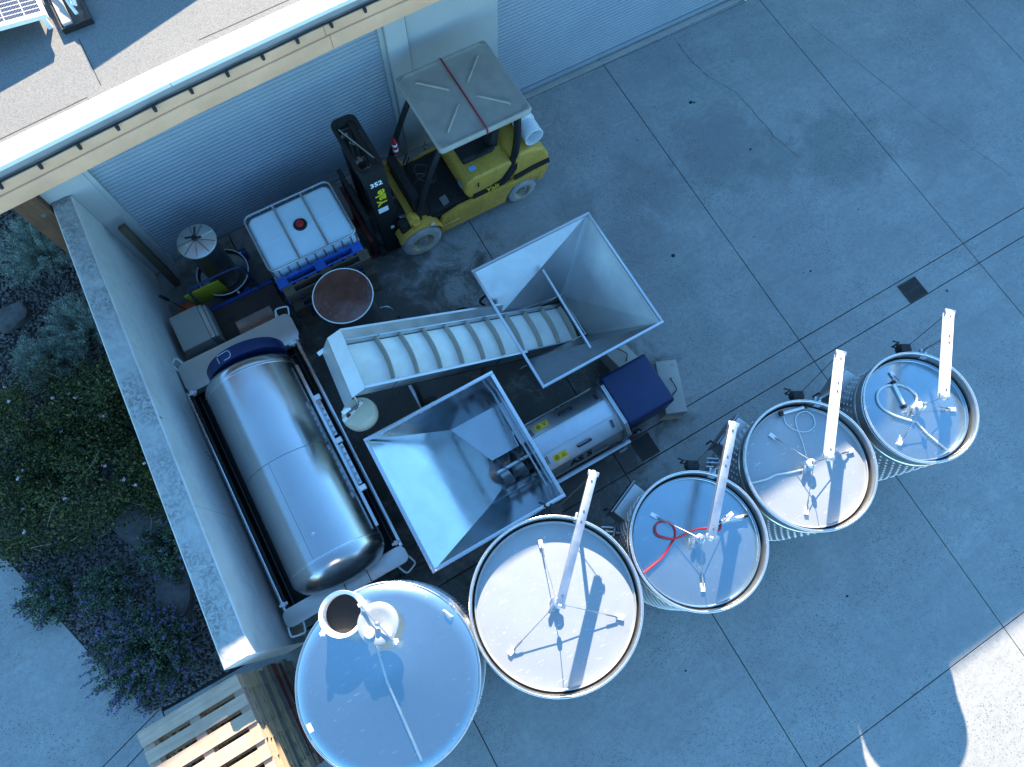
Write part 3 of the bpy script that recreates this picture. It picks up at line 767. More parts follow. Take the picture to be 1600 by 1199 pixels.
MB().lathe([(.001,zc+.16),(hr-.021,zc+.16)], (hx,hy,0), 32).build('hatch_shade_disc', M['blackm'], nk)  # solid black disc paints in the dark inside of the open hatch
lx, ly = -1.075, .355
hl = MB().lathe([(.001,zc+0.322),(.07,zc+0.328),(.12,zc+0.345),(.165,zc+0.350),(.188,zc+0.340),(.196,zc+0.320),(.19,zc+0.315),(.001,zc+0.312)], (lx,ly,0), 48).build('hatch_lid', M['lid'], ct)
MB().beam((lx-.06,ly+.225,zc+0.375),(lx+.065,ly-.215,zc+0.375),.016,.02).build('lid_bar', M['galv'], hl, bev=.003)
MB().lathe([(.001,zc+0.405),(.022,zc+0.400),(.026,zc+0.360)], (lx,ly,0), 14).build('lid_screw', M['galv'], hl)
MB().lathe([(.001,zc+0.382),(.045,zc+0.380),(.053,zc+0.365),(.05,zc+0.340)], (lx-.10,ly-.035,0), 24).build('vent_cap', M['white'], hl)
MB().lathe([(.001,zc+0.375),(.02,zc+0.370),(.024,zc+0.340)], (lx+.05,ly-.14,0), 16).build('vent_knob', M['white'], hl)
for (x, y) in ((hx-.215,hy-.07),(lx+.068,ly-.222),(lx-.06,ly+.232)):
    MB().box(x-.03,x+.03,y-.018,y+.018,zc+0.310,zc+0.355).cyl((x,y-.03,zc+0.340),(x,y+.03,zc+0.340),.012,n=10).build('hinge', M['alu'], hl, bev=.004)
MB().box(-2.10,-2.03,-.18,-.10,zc+.03,zc+.036).build('lifting_tab', M['alu'], ct, bev=.002)
MB().tube(smooth_path([(-.52,.16,zc),(-.50,.15,zc+.07),(-.47,.08,zc+.07),(-.46,.07,zc)]), .009, 8).build('lifting_eye', M['alu'], ct)
for k in range(4):
    a = R(20+90*k); p = (cx+(rc-.04)*math.cos(a), cy+(rc-.04)*math.sin(a))
    lg = MB().cyl((*p,0),(*p,.25),.04,n=14).build('leg', M['steel'], ct)
d = MB(); nn = 70
for j in range(12):
    z = .45 + j*.085
    for i in range(nn):
        a = 2*PI*(i+.5*(j % 2))/nn; ca, sa = math.cos(a), math.sin(a)
        p = [(cx+ca*(rc+.042)-sa*u, cy+sa*(rc+.042)+ca*u, z+v_) for u, v_ in ((-.02,0),(0,-.013),(.02,0),(0,.013))]
        d.add(p+[(cx+ca*(rc+.054), cy+sa*(rc+.054), z)], [(0,1,4),(1,2,4),(2,3,4),(3,0,4)])
MB().lathe([(rc+.001,.36),(rc+.04,.38),(rc+.04,1.48),(rc+.001,1.50)], cc_, 72).build('jacket', M['steel_t'], ct)
tag(d.build('cooling_dimples', M['alu'], ct, fixn=False, ang=80), kind='stuff')
MB().cyl((-.36,-.25,.5),(-.22,-.28,.5),.03,n=14).cyl((-.22,-.28,.5),(-.19,-.287,.5),.05,n=18).build('outlet', M['alu'], ct)

# ================================================================== PRESS
pr = thing('wine_press', 'large drum wine press with steel tray and blue drive cover', 'wine press', (-1.4,2.7,0))
def rrect(x0, x1, y0, y1, r, n=6):
    out = []
    for (cx_, cy_, a) in ((x1-r,y1-r,0),(x0+r,y1-r,PI/2),(x0+r,y0+r,PI),(x1-r,y0+r,1.5*PI)):
        out += [(cx_+r*math.cos(a+PI/2*i/n), cy_+r*math.sin(a+PI/2*i/n)) for i in range(n+1)]
    return out
# end plates with rounded outer corners
pe = rrect(-2.135,-.61,4.02,4.42,.09); MB().prism(pe, 'z', 0.82, 0.86).build('end_plate', M['tray'], pr, bev=.004)
MB().hexa([(-2.12,4.0,0.72),(-.64,4.0,0.72),(-.64,4.22,0.82),(-2.12,4.22,0.82),(-2.12,4.0,0.865),(-.64,4.0,0.865),(-.64,4.22,0.872),(-2.12,4.22,0.872)]).build('end_fold', M['tray'], pr, bev=.004)
pe = rrect(-2.20,-.66,.87,1.08,.08); MB().prism(pe, 'z', 0.82, 0.86).build('end_plate', M['tray'], pr, bev=.004)
MB().box(-1.45,-1.44,.875,1.075,0.8605,0.863).build('seam', M['grate'], pr); MB().box(-1.16,-1.15,.875,1.075,0.8605,0.863).build('seam', M['grate'], pr)
# juice tray
tr_ = MB(); tr_.box(-2.10,-.70,1.08,4.0,0.48,0.495)
tr_.box(-2.13,-2.10,1.0,4.1,0.42,0.82); tr_.box(-.72,-.69,1.0,4.1,0.42,0.82)
tr_.box(-2.10,-.72,1.04,1.07,0.42,0.82); tr_.box(-2.10,-.72,4.05,4.08,0.42,0.82)
tr_.build('juice_tray', M['black'], pr)  # black stands in for the deep shade inside the tray
for x0, x1 in ((-2.165,-2.13),(-.70,-.66)):
    MB().box(x0,x1,1.06,4.02,0.82,0.87).build('side_rail', M['steel'], pr, bev=.008)
for x in (-2.05,-.76): MB().box(x-.012,x+.012,1.1,3.95,0.74,0.78).build('inner_rail', M['black'], pr, bev=.003)
# drum
DX, DZ, DR = -1.345, 1.10, .548
dm = MB().lathe([(DR,1.26),(DR,3.60)], (DX,0,DZ), 96, 'y').build('drum', M['drum'], pr)
MB().lathe([(.001,.98),(.18,.985),(.36,1.02),(.46,1.07),(.52,1.13),(.548,1.19),(DR,1.26)], (DX,0,DZ), 96, 'y').build('drum_head', M['drum'], dm)
MB().lathe([(DR,3.60),(.555,3.66),(.52,3.72),(.45,3.75),(.001,3.76)], (DX,0,DZ), 96, 'y').build('drum_head', M['drum'], dm)
for yy in (1.27, 3.585): MB().lathe([(DR+.001,yy-.012),(DR+.0025,yy-.006),(DR+.0025,yy+.006),(DR+.001,yy+.012)], (DX,0,DZ), 96, 'y').build('weld', M['steel'], dm)
MB().lathe([(DR+.0008,2.455),(DR+.0016,2.458),(DR+.0016,2.462),(DR+.0008,2.465)], (DX,0,DZ), 96, 'y', R(40), R(150)).build('sheet_joint', M['darksteel'], dm)
for a, ya, yb in ((R(104),1.3,2.45),(R(122),2.46,3.56)):
    p = (DX+(DR+.001)*math.cos(a), DZ+(DR+.001)*math.sin(a)); MB().box(p[0]-.002,p[0]+.002,ya,yb,p[1]-.002,p[1]+.0015).build('sheet_joint', M['darksteel'], dm)
a = R(92); MB().lathe([(.022,.0),(.022,.012),(.012,.016),(.001,.016)], (DX+DR*math.cos(a),1.52,DZ+DR*math.sin(a)-.001), 16).build('plug', M['steel'], dm)
# drum door rail with bolts
for a, x_off in ((R(14), .0),):
    p = Vector((DX+(DR+.02)*math.cos(a), 0, DZ+(DR+.02)*math.sin(a)))
    MB().box(p.x-.006,p.x+.03,1.34,3.52,p.z-.02,p.z+.02).build('door_track', M['steel'], dm, bev=.004)
    for ya, yb in ((1.85,2.38),(2.50,2.98)):
        bp = MB().obox((p.x+.055,(ya+yb)/2,p.z+.03), (.06,yb-ya,.012), (0,R(-20),0)).build('bolt_plate', M['steel'], dm, bev=.003)
        k = 6
        for i in range(k):
            y = ya + (yb-ya)*(i+.5)/k; MB().cyl((p.x+.057,y,p.z+.034),(p.x+.06,y,p.z+.05),.014,n=10).build('bolt', M['darksteel'], bp)
    for y in (2.43, 1.8, 3.02):
        MB().box(p.x+.02,p.x+.10,y-.03,y+.03,p.z+.0,p.z+.06).build('latch', M['alu'], dm, bev=.006)
# drive cover
bc = MB().lathe([(.001,3.93),(.46,3.93),(.475,3.91),(.475,3.78),(.001,3.78)], (DX+.06,0,1.16), 64, 'y').build('drive_cover', M['blue'], pr, bev=.0)
lz, lc = 1.16, DX+.06
aa = R(98); lp = Vector((lc+.42*math.cos(aa), 3.932, lz+.42*math.sin(aa)))
ring = []
cu = [(-.11,.022),(.0,.022),(.022,.011),(.022,-.006),(.0,-.017),(-.06,-.017)]
q0 = Vector((lc+.478*math.cos(R(100)), 3.845, lz+.478*math.sin(R(100)))); tx = Vector((math.sin(R(100)), 0, -math.cos(R(100)))); ty = Vector((0,1,0))
MB().tube(smooth_path([q0+tx*(u*1.15)+ty*(v*2.3) for u, v in cu], 4), .006, 6).build('emblem', M['txtg'], bc)
MB().tube([q0+tx*(-.13)+ty*(-.045), q0+tx*(-.13)+ty*.03], .006, 6).build('emblem', M['txtg'], bc)
# legs, handles, corner fittings
for (x, y) in ((-2.1,1.2),(-.8,1.2),(-2.1,3.9),(-.8,3.9)): MB().box(x-.05,x+.05,y-.05,y+.05,0,.42).build('leg', M['darksteel'], pr)
def loop(p, q, out, r=.011):
    p, q, out = Vector(p), Vector(q), Vector(out)
    return MB().tube(smooth_path([p, p+out*.7, (p*.85+q*.15)+out, (p*.15+q*.85)+out, q+out*.7, q], 4), r, 8)
for p, q, o in (((-2.13,4.35,.84),(-2.05,4.42,.84),(-.05,.12,0)),((-.78,4.42,.84),(-.62,4.38,.84),(.04,.12,0)),((-2.19,.90,.84),(-2.02,.87,.84),(-.02,-.12,0)),((-.82,.87,.84),(-.67,.93,.84),(.05,-.12,0))):
    loop(p, q, o).build('handle', M['white'], pr)
for (x, y) in ((-2.08,3.98),(-.74,3.98),(-2.13,1.14),(-.72,1.12)):
    MB().cyl((x,y,.82),(x,y,.90),.028,n=14).box(x-.05,x+.05,y-.015,y+.015,.865,.877).build('corner_clamp', M['alu'], pr, bev=.003)

# ================================================================== CONVEYOR with feed hopper
cv = thing('belt_conveyor', 'inclined cleated belt conveyor with large square feed hopper', 'conveyor', (1.5,2.75,0))
H0, H1 = Vector((-.20,2.86,2.02)), Vector((2.62,2.64,.36))       # head (high) and tail (low) of the belt line
ax = (H1-H0).normalized(); sd_ = Vector((0,0,1)).cross(ax).normalized(); nrm = ax.cross(sd_).normalized()
LN = (H1-H0).length; BW = .27
def CP(s_, v, h): return H0 + ax*s_ + sd_*v + nrm*h
def cbox(s0, s1, v0, v1, h0, h1): return [CP(s0,v0,h0),CP(s1,v0,h0),CP(s1,v1,h0),CP(s0,v1,h0),CP(s0,v0,h1),CP(s1,v0,h1),CP(s1,v1,h1),CP(s0,v1,h1)]
# belt wraps its head drum
vs = []; fs = []; prof = []
for i in range(9): a = PI - PI/2*i/8*1.15; prof.append((.10+.10*math.cos(a)-.02, -.10+.10*math.sin(a)))
prof = [(.08 - .10*math.sin(PI/2*(1-i/8)*1.3), -.10+.10*math.cos(PI/2*(1-i/8)*1.3)) for i in range(9)] + [(LN-.08, 0.)] + [(LN-.08+.08*math.sin(PI/2*i/6), -.08+.08*math.cos(PI/2*i/6)) for i in range(1,7)]
for (s_, h) in prof: vs += [CP(s_,-BW,h), CP(s_,BW,h)]
for i in range(len(prof)-1): fs.append((2*i,2*i+1,2*i+3,2*i+2))
bl = MB().add(vs, fs).build('belt', M['belt'], cv)
nC = 10
for k in range(nC):
    s_ = .40 + k*(LN-.46)/(nC-1)
    m = MB(); vs = []; fs = []; Q = 10
    for i in range(Q+1):
        u = -1+2*i/Q; v = u*(BW-.01); bow = .034*(1-u*u)
        for hh, th in ((.002,0),(.085,.006),(.085,.016),(.002,.022)): vs.append(CP(s_+bow+th-.013, v, hh))
        if i:
            o, q = 4*(i-1), 4*i
            for j in range(4): fs.append((o+j,o+(j+1) % 4,q+(j+1) % 4,q+j))
    fs += [(0,1,2,3), tuple(range(4*Q+3,4*Q-1,-1))]
    m.add(vs, fs).build('cleat', M['cleat'], bl)
# trough sides: outer sheet plus sloped flare
for sgn in (1, -1):
    m = MB()
    v0, v1 = sgn*(BW+.008), sgn*(BW+.024)
    m.hexa(cbox(-.06, LN+.02, min(v0,v1), max(v0,v1), -.12, .10))
    m.build('side_plate', M['galv'], cv, bev=.002)
    P = [CP(-.06,sgn*(BW+.02),.10), CP(LN-1.10,sgn*(BW+.02),.10), CP(LN-1.10,sgn*(BW+.07),.21), CP(-.06,sgn*(BW+.07),.21)]
    m = MB(); m.plate(P, .004); m.build('side_flare', M['galv'], cv)
    m = MB(); m.hexa(cbox(-.06, LN-1.10, min(sgn*(BW+.07),sgn*(BW+.095)), max(sgn*(BW+.07),sgn*(BW+.095)), .205, .222)); m.build('side_lip', M['galv'], cv)
    for s_ in (.42, 1.9):
        m = MB(); m.hexa(cbox(s_, s_+.004, min(sgn*(BW+.006),sgn*(BW+.03)), max(sgn*(BW+.006),sgn*(BW+.03)), -.10, .105)); m.build('sheet_joint', M['grate'], cv)
# head hood: two folded plates dropping over the end
e0 = [CP(-.055,-BW-.095,.22), CP(-.055,BW+.095,.22)]
e1 = [CP(-.15,-BW-.10,.05), CP(-.15,BW+.10,.05)]
e2 = [e1[0]+Vector((-.13,-.02,-.22)), e1[1]+Vector((-.13,-.02,-.22))]
MB().plate([e0[0],e0[1],e1[1],e1[0]], .004).build('hood_plate', M['galv'], cv)
MB().plate([e1[0],e1[1],e2[1],e2[0]], .004).build('hood_plate', M['galv'], cv)
for j in (0,1):
    m = MB().obox(e2[j]+Vector((.0,.0,.01)), (.10,.03,.06), (0,0,.2)); m.build('hinge', M['alu'], cv, bev=.004)
# cream discharge housing under the head
base = CP(.08,-BW-.09,-.42)
vs = []; fs = []; NA = 22
rings = [(.19,.125,.0),(.205,.14,-.12),(.19,.13,-.26),(.15,.10,-.34),(.07,.05,-.37)]
for (ra, rb, dz) in rings:
    for i in range(NA):
        a = 2*PI*i/NA; vs.append(base + Vector((ra*math.cos(a), rb*1.25*math.sin(a), dz)))
for j in range(len(rings)-1):
    for i in range(NA): fs.append((j*NA+i, j*NA+(i+1) % NA, (j+1)*NA+(i+1) % NA, (j+1)*NA+i))
fs += [tuple(range(NA)), tuple(range(len(rings)*NA-1, (len(rings)-1)*NA-1, -1))]
hs = MB().add(vs, fs).build('motor_cover', M['cream'], cv, ang=50)
MB().obox(base+Vector((-.05,.02,.03)), (.30,.035,.012), (0,0,R(20))).build('striped_bar', M['stick'], hs)
for k in (-.06,.05): MB().obox(base+Vector((-.05+k,.02+k*.36,.0375)), (.05,.0355,.0035), (0,0,R(20))).build('stripe', M['redpaint'], hs)
MB().tube(smooth_path([CP(-.05,-BW-.03,-.1), CP(.0,-BW-.1,-.2), base+Vector((-.12,.03,.03)), base+Vector((.1,.08,.02))], 5), .012, 8).build('bracket', M['darksteel'], hs)
# under-frame
for sgn in (1,-1):
    MB().beam(CP(.2,sgn*(BW-.02),-.17), CP(LN-.1,sgn*(BW-.02),-.17), .05, .06).build('frame_rail', M['darksteel'], cv)
    for s_, in ((.75,),(1.75,)):
        p = CP(s_,sgn*(BW-.02),-.18); MB().beam(p, (p.x,p.y,0.03), .05, .05).build('leg', M['darksteel'], cv)
        MB().cyl((p.x,p.y-.02,.05),(p.x,p.y+.02,.05),.05,n=16).build('castor', M['rubber'], cv)
p, q = CP(.75,-BW+.02,-.2), CP(1.75,-BW+.02,-.2)
MB().beam((p.x,p.y,.35),(q.x,q.y,.35),.04,.04).build('stretcher', M['galv'], cv)
MB().beam((p.x,p.y,.12),(p.x,p.y+.5,.12),.04,.04).build('stretcher', M['galv'], cv)
MB().tube(smooth_path([(p.x+.1+.10*math.cos(t), p.y-.02+.04*math.sin(t*1.0), .40+.012*t) for t in [i*.7 for i in range(26)]], 2), .006, 6).build('power_cable', M['black'], cv)
for dx in (0., .19):
    b_ = Vector((1.46+dx, 3.02, .55))
    MB().tube(smooth_path([b_, b_+Vector((0,.1,.2)), b_+Vector((-.0,.22,.30)), b_+Vector((-.03,.30,.31)), b_+Vector((-.10 if dx == 0 else .03,.345,.30)), b_+Vector((-.20 if dx == 0 else .13,.36,.29))], 4), .018, 10).build('push_handle', M['rubber'], cv)
# square feed hopper
def hopper(parent, rim, zt, bot, zb, mat, lip=.035, nm='hopper_wall'):
    (x0,x1,y0,y1), (a0,a1,b0,b1) = rim, bot
    T = [(x0,y0,zt),(x1,y0,zt),(x1,y1,zt),(x0,y1,zt)]; B_ = [(a0,b0,zb),(a1,b0,zb),(a1,b1,zb),(a0,b1,zb)]
    for i in range(4):
        j = (i+1) % 4
        MB().plate([B_[i],T[i],T[j],B_[j]], .003).build(nm, mat, parent)
        p, q = Vector(T[i]), Vector(T[j])
        dd = (q-p).normalized()*(lip/2-.002)
        MB().beam(p-dd, q+dd, lip, .03).build('rim_lip', M['hop'], parent, bev=.003) if i % 2 == 0 else MB().beam(p+dd*1.0+ (q-p).normalized()*.004, q-dd*1.0-(q-p).normalized()*.004, lip, .028).build('rim_lip', M['hop'], parent, bev=.003)
HR = (1.635,3.315,1.79,3.51); HZ = 1.40
fh = MB().box(1.66,2.68,2.335,2.342,.30,.62).box(1.66,2.68,2.968,2.975,.34,.66).box(2.672,2.68,2.342,2.968,.25,.60).build('hopper_throat', M['hop'], cv)
(x0,x1,y0,y1) = HR
zb = .62
T = [(x0,y0,HZ),(x1,y0,HZ),(x1,y1,HZ),(x0,y1,HZ)]; B_ = [(1.72,2.34,.86),(2.67,2.34,.55),(2.67,2.97,.62),(1.70,3.0,.90)]
for i in (0,1,2):
    j = i+1; MB().plate([B_[i],T[i],T[j],B_[j]] if True else [], .003).build('hopper_wall', M['hop'], cv)
# the wall over the belt is cut away in the middle: two wings only
MB().plate([B_[3],T[3],(x0,3.06,HZ-.02)], .003).build('hopper_wall', M['hop'], cv)
MB().plate([(x0,2.28,HZ-.02),T[0],B_[0]], .003).build('hopper_wall', M['hop'], cv)
for i in range(4):
    p, q = Vector(T[i]), Vector(T[(i+1) % 4]); d_ = (q-p).normalized()
    e = .0165 if i % 2 == 0 else -.0185
    MB().beam(p-d_*e, q+d_*e, .033, .03 if i % 2 == 0 else .028).build('rim_lip', M['galv'], cv, bev=.003)
MB().tube([(2.47,3.19,1.19),(2.44,1.92,1.19)], .018, 10).build('guide_bar', M['galv'], cv)

# ================================================================== AUGER PUMP with hopper
au = thing('auger_pump', 'auger must pump with polished hopper and blue motor box', 'pump', (1.2,1.4,0))
RX0, RX1, RY0, RY1, RZ = -.455, 1.185, .585, 2.245, 1.38
bx0, bx1, by0, by1, bz = .48, 1.15, .98, 2.03, .74
T = [(RX0,RY0,RZ),(RX1,RY0,RZ),(RX1,RY1,RZ),(RX0,RY1,RZ)]; B_ = [(bx0,by0,bz),(bx1,by0,bz),(bx1,by1,bz),(bx0,by1,bz)]
for i in range(4):
    j = (i+1) % 4; MB().plate([B_[i],T[i],T[j],B_[j]], .003).build('hopper_wall', M['mirror'], au)
    p, q = Vector(T[i]), Vector(T[j]); d_ = (q-p).normalized(); e = .0215 if i % 2 == 0 else -.0235
    MB().beam(p-d_*e, q+d_*e, .043, .03 if i % 2 == 0 else .028).build('rim_lip', M['steel'], au, bev=.003)
# trough: two folded floor sheets down to a half-round channel
YA, ZA, RA = 1.30, .53, .17
MB().plate([(bx0,by0,bz),(bx1,by0,bz),(bx1,YA-RA,ZA+.02),(bx0+.28,YA-RA,ZA+.02)][::-1], .003).build('trough_floor', M['mirror'], au)
MB().plate([(bx0,by1,bz),(bx1,by1,bz),(bx1,YA+RA,ZA+.02),(bx0+.28,YA+RA,ZA+.02)], .003).build('trough_floor', M['mirror'], au)
MB().plate([(bx0,by0,bz),(bx0+.28,YA-RA,ZA+.02),(bx0+.28,YA+RA,ZA+.02),(bx0,by1,bz)], .003).build('trough_floor', M['mirror'], au)
MB().lathe([(RA,bx0+.28),(RA,1.3)], (0,YA,ZA+.02), 20, 'x', PI, 2*PI).build('auger_channel', M['hop'], au)
MB().box(bx0+.27,bx0+.279,YA-RA,YA+RA,ZA-.16,ZA+.02).build('channel_end', M['hop'], au)
MB().box(1.152,1.158,by0,by1,ZA+.19,bz+.01).build('trough_end', M['mirror'], au)
asx = MB().cyl((.74,YA,ZA+.03),(1.35,YA,ZA+.03),.030,n=16).build('auger_shaft', M['steel'], au)
vs = []; fs = []; Q = 90
for i in range(Q+1):
    t_ = i/Q; a = t_*2*PI*2.6; x = .80 + t_*.52
    for r_ in (.028,.155): vs.append((x, YA+r_*math.cos(a), ZA+.03+r_*math.sin(a)))
    if i: fs.append((2*i-2,2*i-1,2*i+1,2*i))
MB().add(vs, fs).build('auger_flight', M['darksteel'], asx, fixn=False, ang=60)
MB().beam((RX1-.05,RY0+.02,1.0),(RX1-.05,RY1-.02,1.0),.022,.03).build('hopper_stay', M['steel'], au)
# housing with chamfered shoulders
hp = [(.95,.34),(1.62,.34),(1.66,.42),(1.66,.55),(1.60,.755),(1.40,.86),(1.17,.86),(.97,.755),(.905,.55),(.905,.42)]
MB().prism(hp, 'x', 1.20, 2.36).build('housing', M['tray'], au, bev=.006)
def lid_panel(ya, za, yb, zb_, x0=1.24, x1=2.33):
    d_ = Vector((0,yb-ya,zb_-za)); n_ = Vector((1,0,0)).cross(d_).normalized()
    if n_.z < 0: n_ = -n_
    P = [Vector((x0,ya,za)),Vector((x1,ya,za)),Vector((x1,yb,zb_)),Vector((x0,yb,zb_))]
    return MB().hexa([p for p in P]+[p+n_*.010 for p in P]).build('cover_panel', M['galv'], au, bev=.003), n_
pa, na = lid_panel(1.178,.862,1.392,.862)
pb, nb = lid_panel(1.164,.859,.974,.759); pc, nc = lid_panel(1.406,.859,1.596,.759)
for pan, nn_, mid, along in ((pb, nb, Vector((1.75,1.069,.809)), Vector((0,.19,.10))), (pc, nc, Vector((1.75,1.501,.809)), Vector((0,-.19,.10)))):
    al = along.normalized(); mid = mid + nn_*.012
    sx = -1 if nn_.y < 0 else 1
    hd = mid + Vector((.08,0,0))
    MB().tube(smooth_path([hd+Vector((-.09,0,0)), hd+Vector((-.09,0,0))+nn_*.035, hd+Vector((-.06,0,0))+nn_*.045, hd+Vector((.06,0,0))+nn_*.045, hd+Vector((.09,0,0))+nn_*.035, hd+Vector((.09,0,0))], 3), .012, 8).build('grip', M['black'], pan)
    for dx in (-.44,.50):
        c0 = mid + Vector((dx,0,0)) + al*.03
        MB().tube([c0-al*.05, c0-al*.05+nn_*.012, c0+al*.05+nn_*.012, c0+al*.05], .007, 6).tube([c0-al*.05+Vector((.022,0,0)), c0-al*.05+nn_*.012+Vector((.022,0,0)), c0+al*.05+nn_*.012+Vector((.022,0,0)), c0+al*.05+Vector((.022,0,0))], .007, 6).build('latch', M['darksteel'], pan)
    sc = mid + Vector((-.27 if nn_.y > 0 else -.26,0,0)) + nn_*.0012
    P = [sc+Vector((-.095,0,0))-al*.045, sc+Vector((.095,0,0))-al*.045, sc+Vector((.095,0,0))+al*.045, sc+Vector((-.095,0,0))+al*.045]
    st = MB().plate(P if (P[1]-P[0]).cross(P[2]-P[0]).dot(nn_) > 0 else P[::-1], .0012).build('warning_sticker', M['lens'], pan)
    def tri(cx_, s_):
        c0 = sc + Vector((cx_,0,0)) + nn_*.0012
        Pt = [c0+Vector((-s_,0,0))-al*s_*.8, c0+Vector((s_,0,0))-al*s_*.8, c0+al*s_]
        Pi = [c0+(v-c0)*.68 for v in Pt]
        fs_ = [(i,(i+1) % 3,3+(i+1) % 3,3+i) for i in range(3)]
        MB().add(Pt+Pi, fs_).build('warning_triangle', M['blackm'], st, fixn=False)
        MB().beam(c0-al*s_*.35, c0+al*s_*.45, s_*.14, .001, up=nn_).build('warning_mark', M['blackm'], st)
    tri(.045, .028)
    c0 = sc + Vector((-.045,0,0)) + nn_*.0012
    ring_ = [c0 + Vector((1,0,0))*.026*math.cos(t)+al*.026*math.sin(t) for t in [2*PI*i/8 for i in range(8)]]
    MB().tube(ring_, .004, 4, closed=True).tube([c0 + (v-c0)*.35 for v in ring_], .004, 4, closed=True).build('warning_mark', M['blackm'], st)
# lettering on both shoulders
fr = frame((1.74,.935-.001,.652), (1,0,0), (0,.065,.205)); text('AS 5', .17, 'lettering', M['blackm'], au, Matrix.Translation(Vector((0,-.004,.0))) @ fr, bold=.004)
MB().beam((1.93,.922,.61),(2.12,.922,.61),.004,.006).build('lettering_line', M['blackm'], au)
fr = frame((1.86,1.630+.001,.652), (-1,0,0), (0,-.065,.205)); text('AS 5', .11, 'lettering', M['blackm'], au, Matrix.Translation(Vector((0,.004,.0))) @ fr, bold=.003)
lb = MB().box(2.16,2.30,.895,.9035,.42,.50).build('data_plate', M['navy'], au)
MB().prism([(2.215,.432),(2.275,.432),(2.245,.488)], 'y', .8925,.8945).build('warning_triangle', M['lens'], lb)
# flanges and motor box
for xa, xb, e in ((2.362,2.385,.03),(2.388,2.41,.04)):
    q_ = [(.90-e,.30),(1.66+e,.30),(1.66+e,.80),(1.56,.93),(1.0,.93),(.90-e,.80)]
    MB().prism(q_, 'x', xa, xb).build('flange', M['galv'], au, bev=.003)
MB().prism([(.96,.40),(1.64,.40),(1.66,.93),(1.63,.965),(.98,.965),(.95,.93)], 'x', 2.415, 3.075).build('motor_box', M['blue'], au, bev=.025, seg=3)
kb = MB().box(2.40,2.50,.86,.95,.45,.62).build('control_block', M['black'], au, bev=.01)
for k in range(3): MB().cyl((2.50+.035*k,.90,.60),(2.51+.035*k,.86,.66),.012,n=10).build('plug_connector', M['galv'] if k % 2 else M['black'], kb)
# base frame
for y in (.86, 1.70):
    MB().box(.2,2.50,y-.03,y+.03,.22,.28).build('base_rail', M['galv'], au, bev=.003)
for (x, y) in ((2.42,.86),(2.42,1.70),(.3,.86),(.3,1.70)):
    MB().box(x-.035,x+.035,y-.035,y+.035,.012,.22).build('leg', M['darksteel'], au, bev=.004)
    MB().box(x-.06,x+.06,y-.06,y+.06,.0,.012).build('foot_plate', M['darksteel'], au)
MB().cyl((2.42,1.25,.15),(2.42,1.31,.15),.13,n=24).build('castor', M['rubber'], au, bev=.02)
for x in (-.3,): 
    for y in (.75,2.1): MB().beam((x,y,1.25),(x+.5,y+ (.12 if y<1 else -.12),.25),.04,.04).build('hopper_brace', M['galv'], au)

# ================================================================== CONCRETE BLOCKS
def block(cx_, cy_, rz, l_, w__, h_, label):
    t = thing('concrete_block', label, 'concrete block', (cx_, cy_, 0), rz, 'concrete ballast blocks')
    MB().box(-w__/2,w__/2,-l_/2,l_/2,0,h_).build('block', M['blockc'], t, bev=.012, local=True)
    MB().tube(smooth_path([(-.02,-.13,h_-.01),(.0,-.11,h_+.03),(.05,-.06,h_+.035),(.03,.03,h_+.03),(.0,.09,h_+.035),(.03,.12,h_-.01)], 4), .007, 8).build('lifting_loop', M['blackm'], t, local=True)
block(3.36, 1.20, R(-22), .74, .29, .36, 'pale concrete block with wire loop right of the blue motor box')
block(3.02, 1.93, R(12), .42, .30, .34, 'concrete block half hidden behind the blue motor box')

# ================================================================== FORKLIFT (faces -X)
fk = thing('forklift', 'yellow and black forklift truck with grey canopy cover', 'forklift', (2.3,5.37,0))
YN, YF = 4.82, 5.92
def wheel(x, y, r, wd, out):
    wh = MB().lathe([(r*.62,-wd/2),(r*.9,-wd/2),(r*.97,-wd*.42),(r,-wd*.3),(r,wd*.3),(r*.97,wd*.42),(r*.9,wd/2),(r*.62,wd/2)], (x,y,r), 40, 'y', closed=True).build('wheel', M['tyre'], fk)
    for k in range(14):
        a = 2*PI*k/14; p = Vector((x+r*.975*math.cos(a), y, r+r*.975*math.sin(a)))
        MB().obox(p, (.012,wd*.9,.018), (0,-a,0)).build('tread_lug', M['tyre'], wh)
    s_ = out*wd/2
    MB().lathe([(r*.62,s_*.2),(r*.64,s_*1.01),(r*.57,s_*1.02),(r*.54,s_*.45),(r*.40,s_*.2),(r*.36,s_*.55),(.001,s_*.6)], (x,y,r), 32, 'y').build('rim', M['rim'], wh)
    MB().lathe([(r*.27,s_*.6),(r*.25,s_*.98),(r*.15,s_*1.05),(.001,s_*1.05)], (x,y,r), 20, 'y').build('hub', M['galv'], wh)
    for k in range(6):
        a = 2*PI*k/6; MB().cyl((x+r*.2*math.cos(a),y+s_*.9,r+r*.2*math.sin(a)),(x+r*.2*math.cos(a),y+s_*1.1,r+r*.2*math.sin(a)),.012,n=6).build('wheel_nut', M['galv'], wh)
wheel(1.475, YN+.04, .305, .20, -1); wheel(1.475, YF-.04, .305, .20, 1)
wheel(3.165, YN+.10, .235, .16, -1); wheel(3.165, YF-.10, .235, .16, 1)
# chassis side with step notch and wheel arch
sidep = [(1.80,.20),(1.80,.42),(1.86,.55),(2.12,.62),(2.9,.62),(3.5,.60),(3.5,.36),(3.44,.34),(3.36,.48),(3.16,.53),(2.97,.48),(2.90,.34),(2.86,.20)]
for y0, y1 in ((YN+.01,YN+.07),(YF-.07,YF-.01)): MB().prism(sidep, 'y', y0, y1).build('side_panel', M['yellow'], fk, bev=.008)
MB().box(1.65,2.95,YN+.08,YF-.08,.18,.60).build('chassis', M['black'], fk)
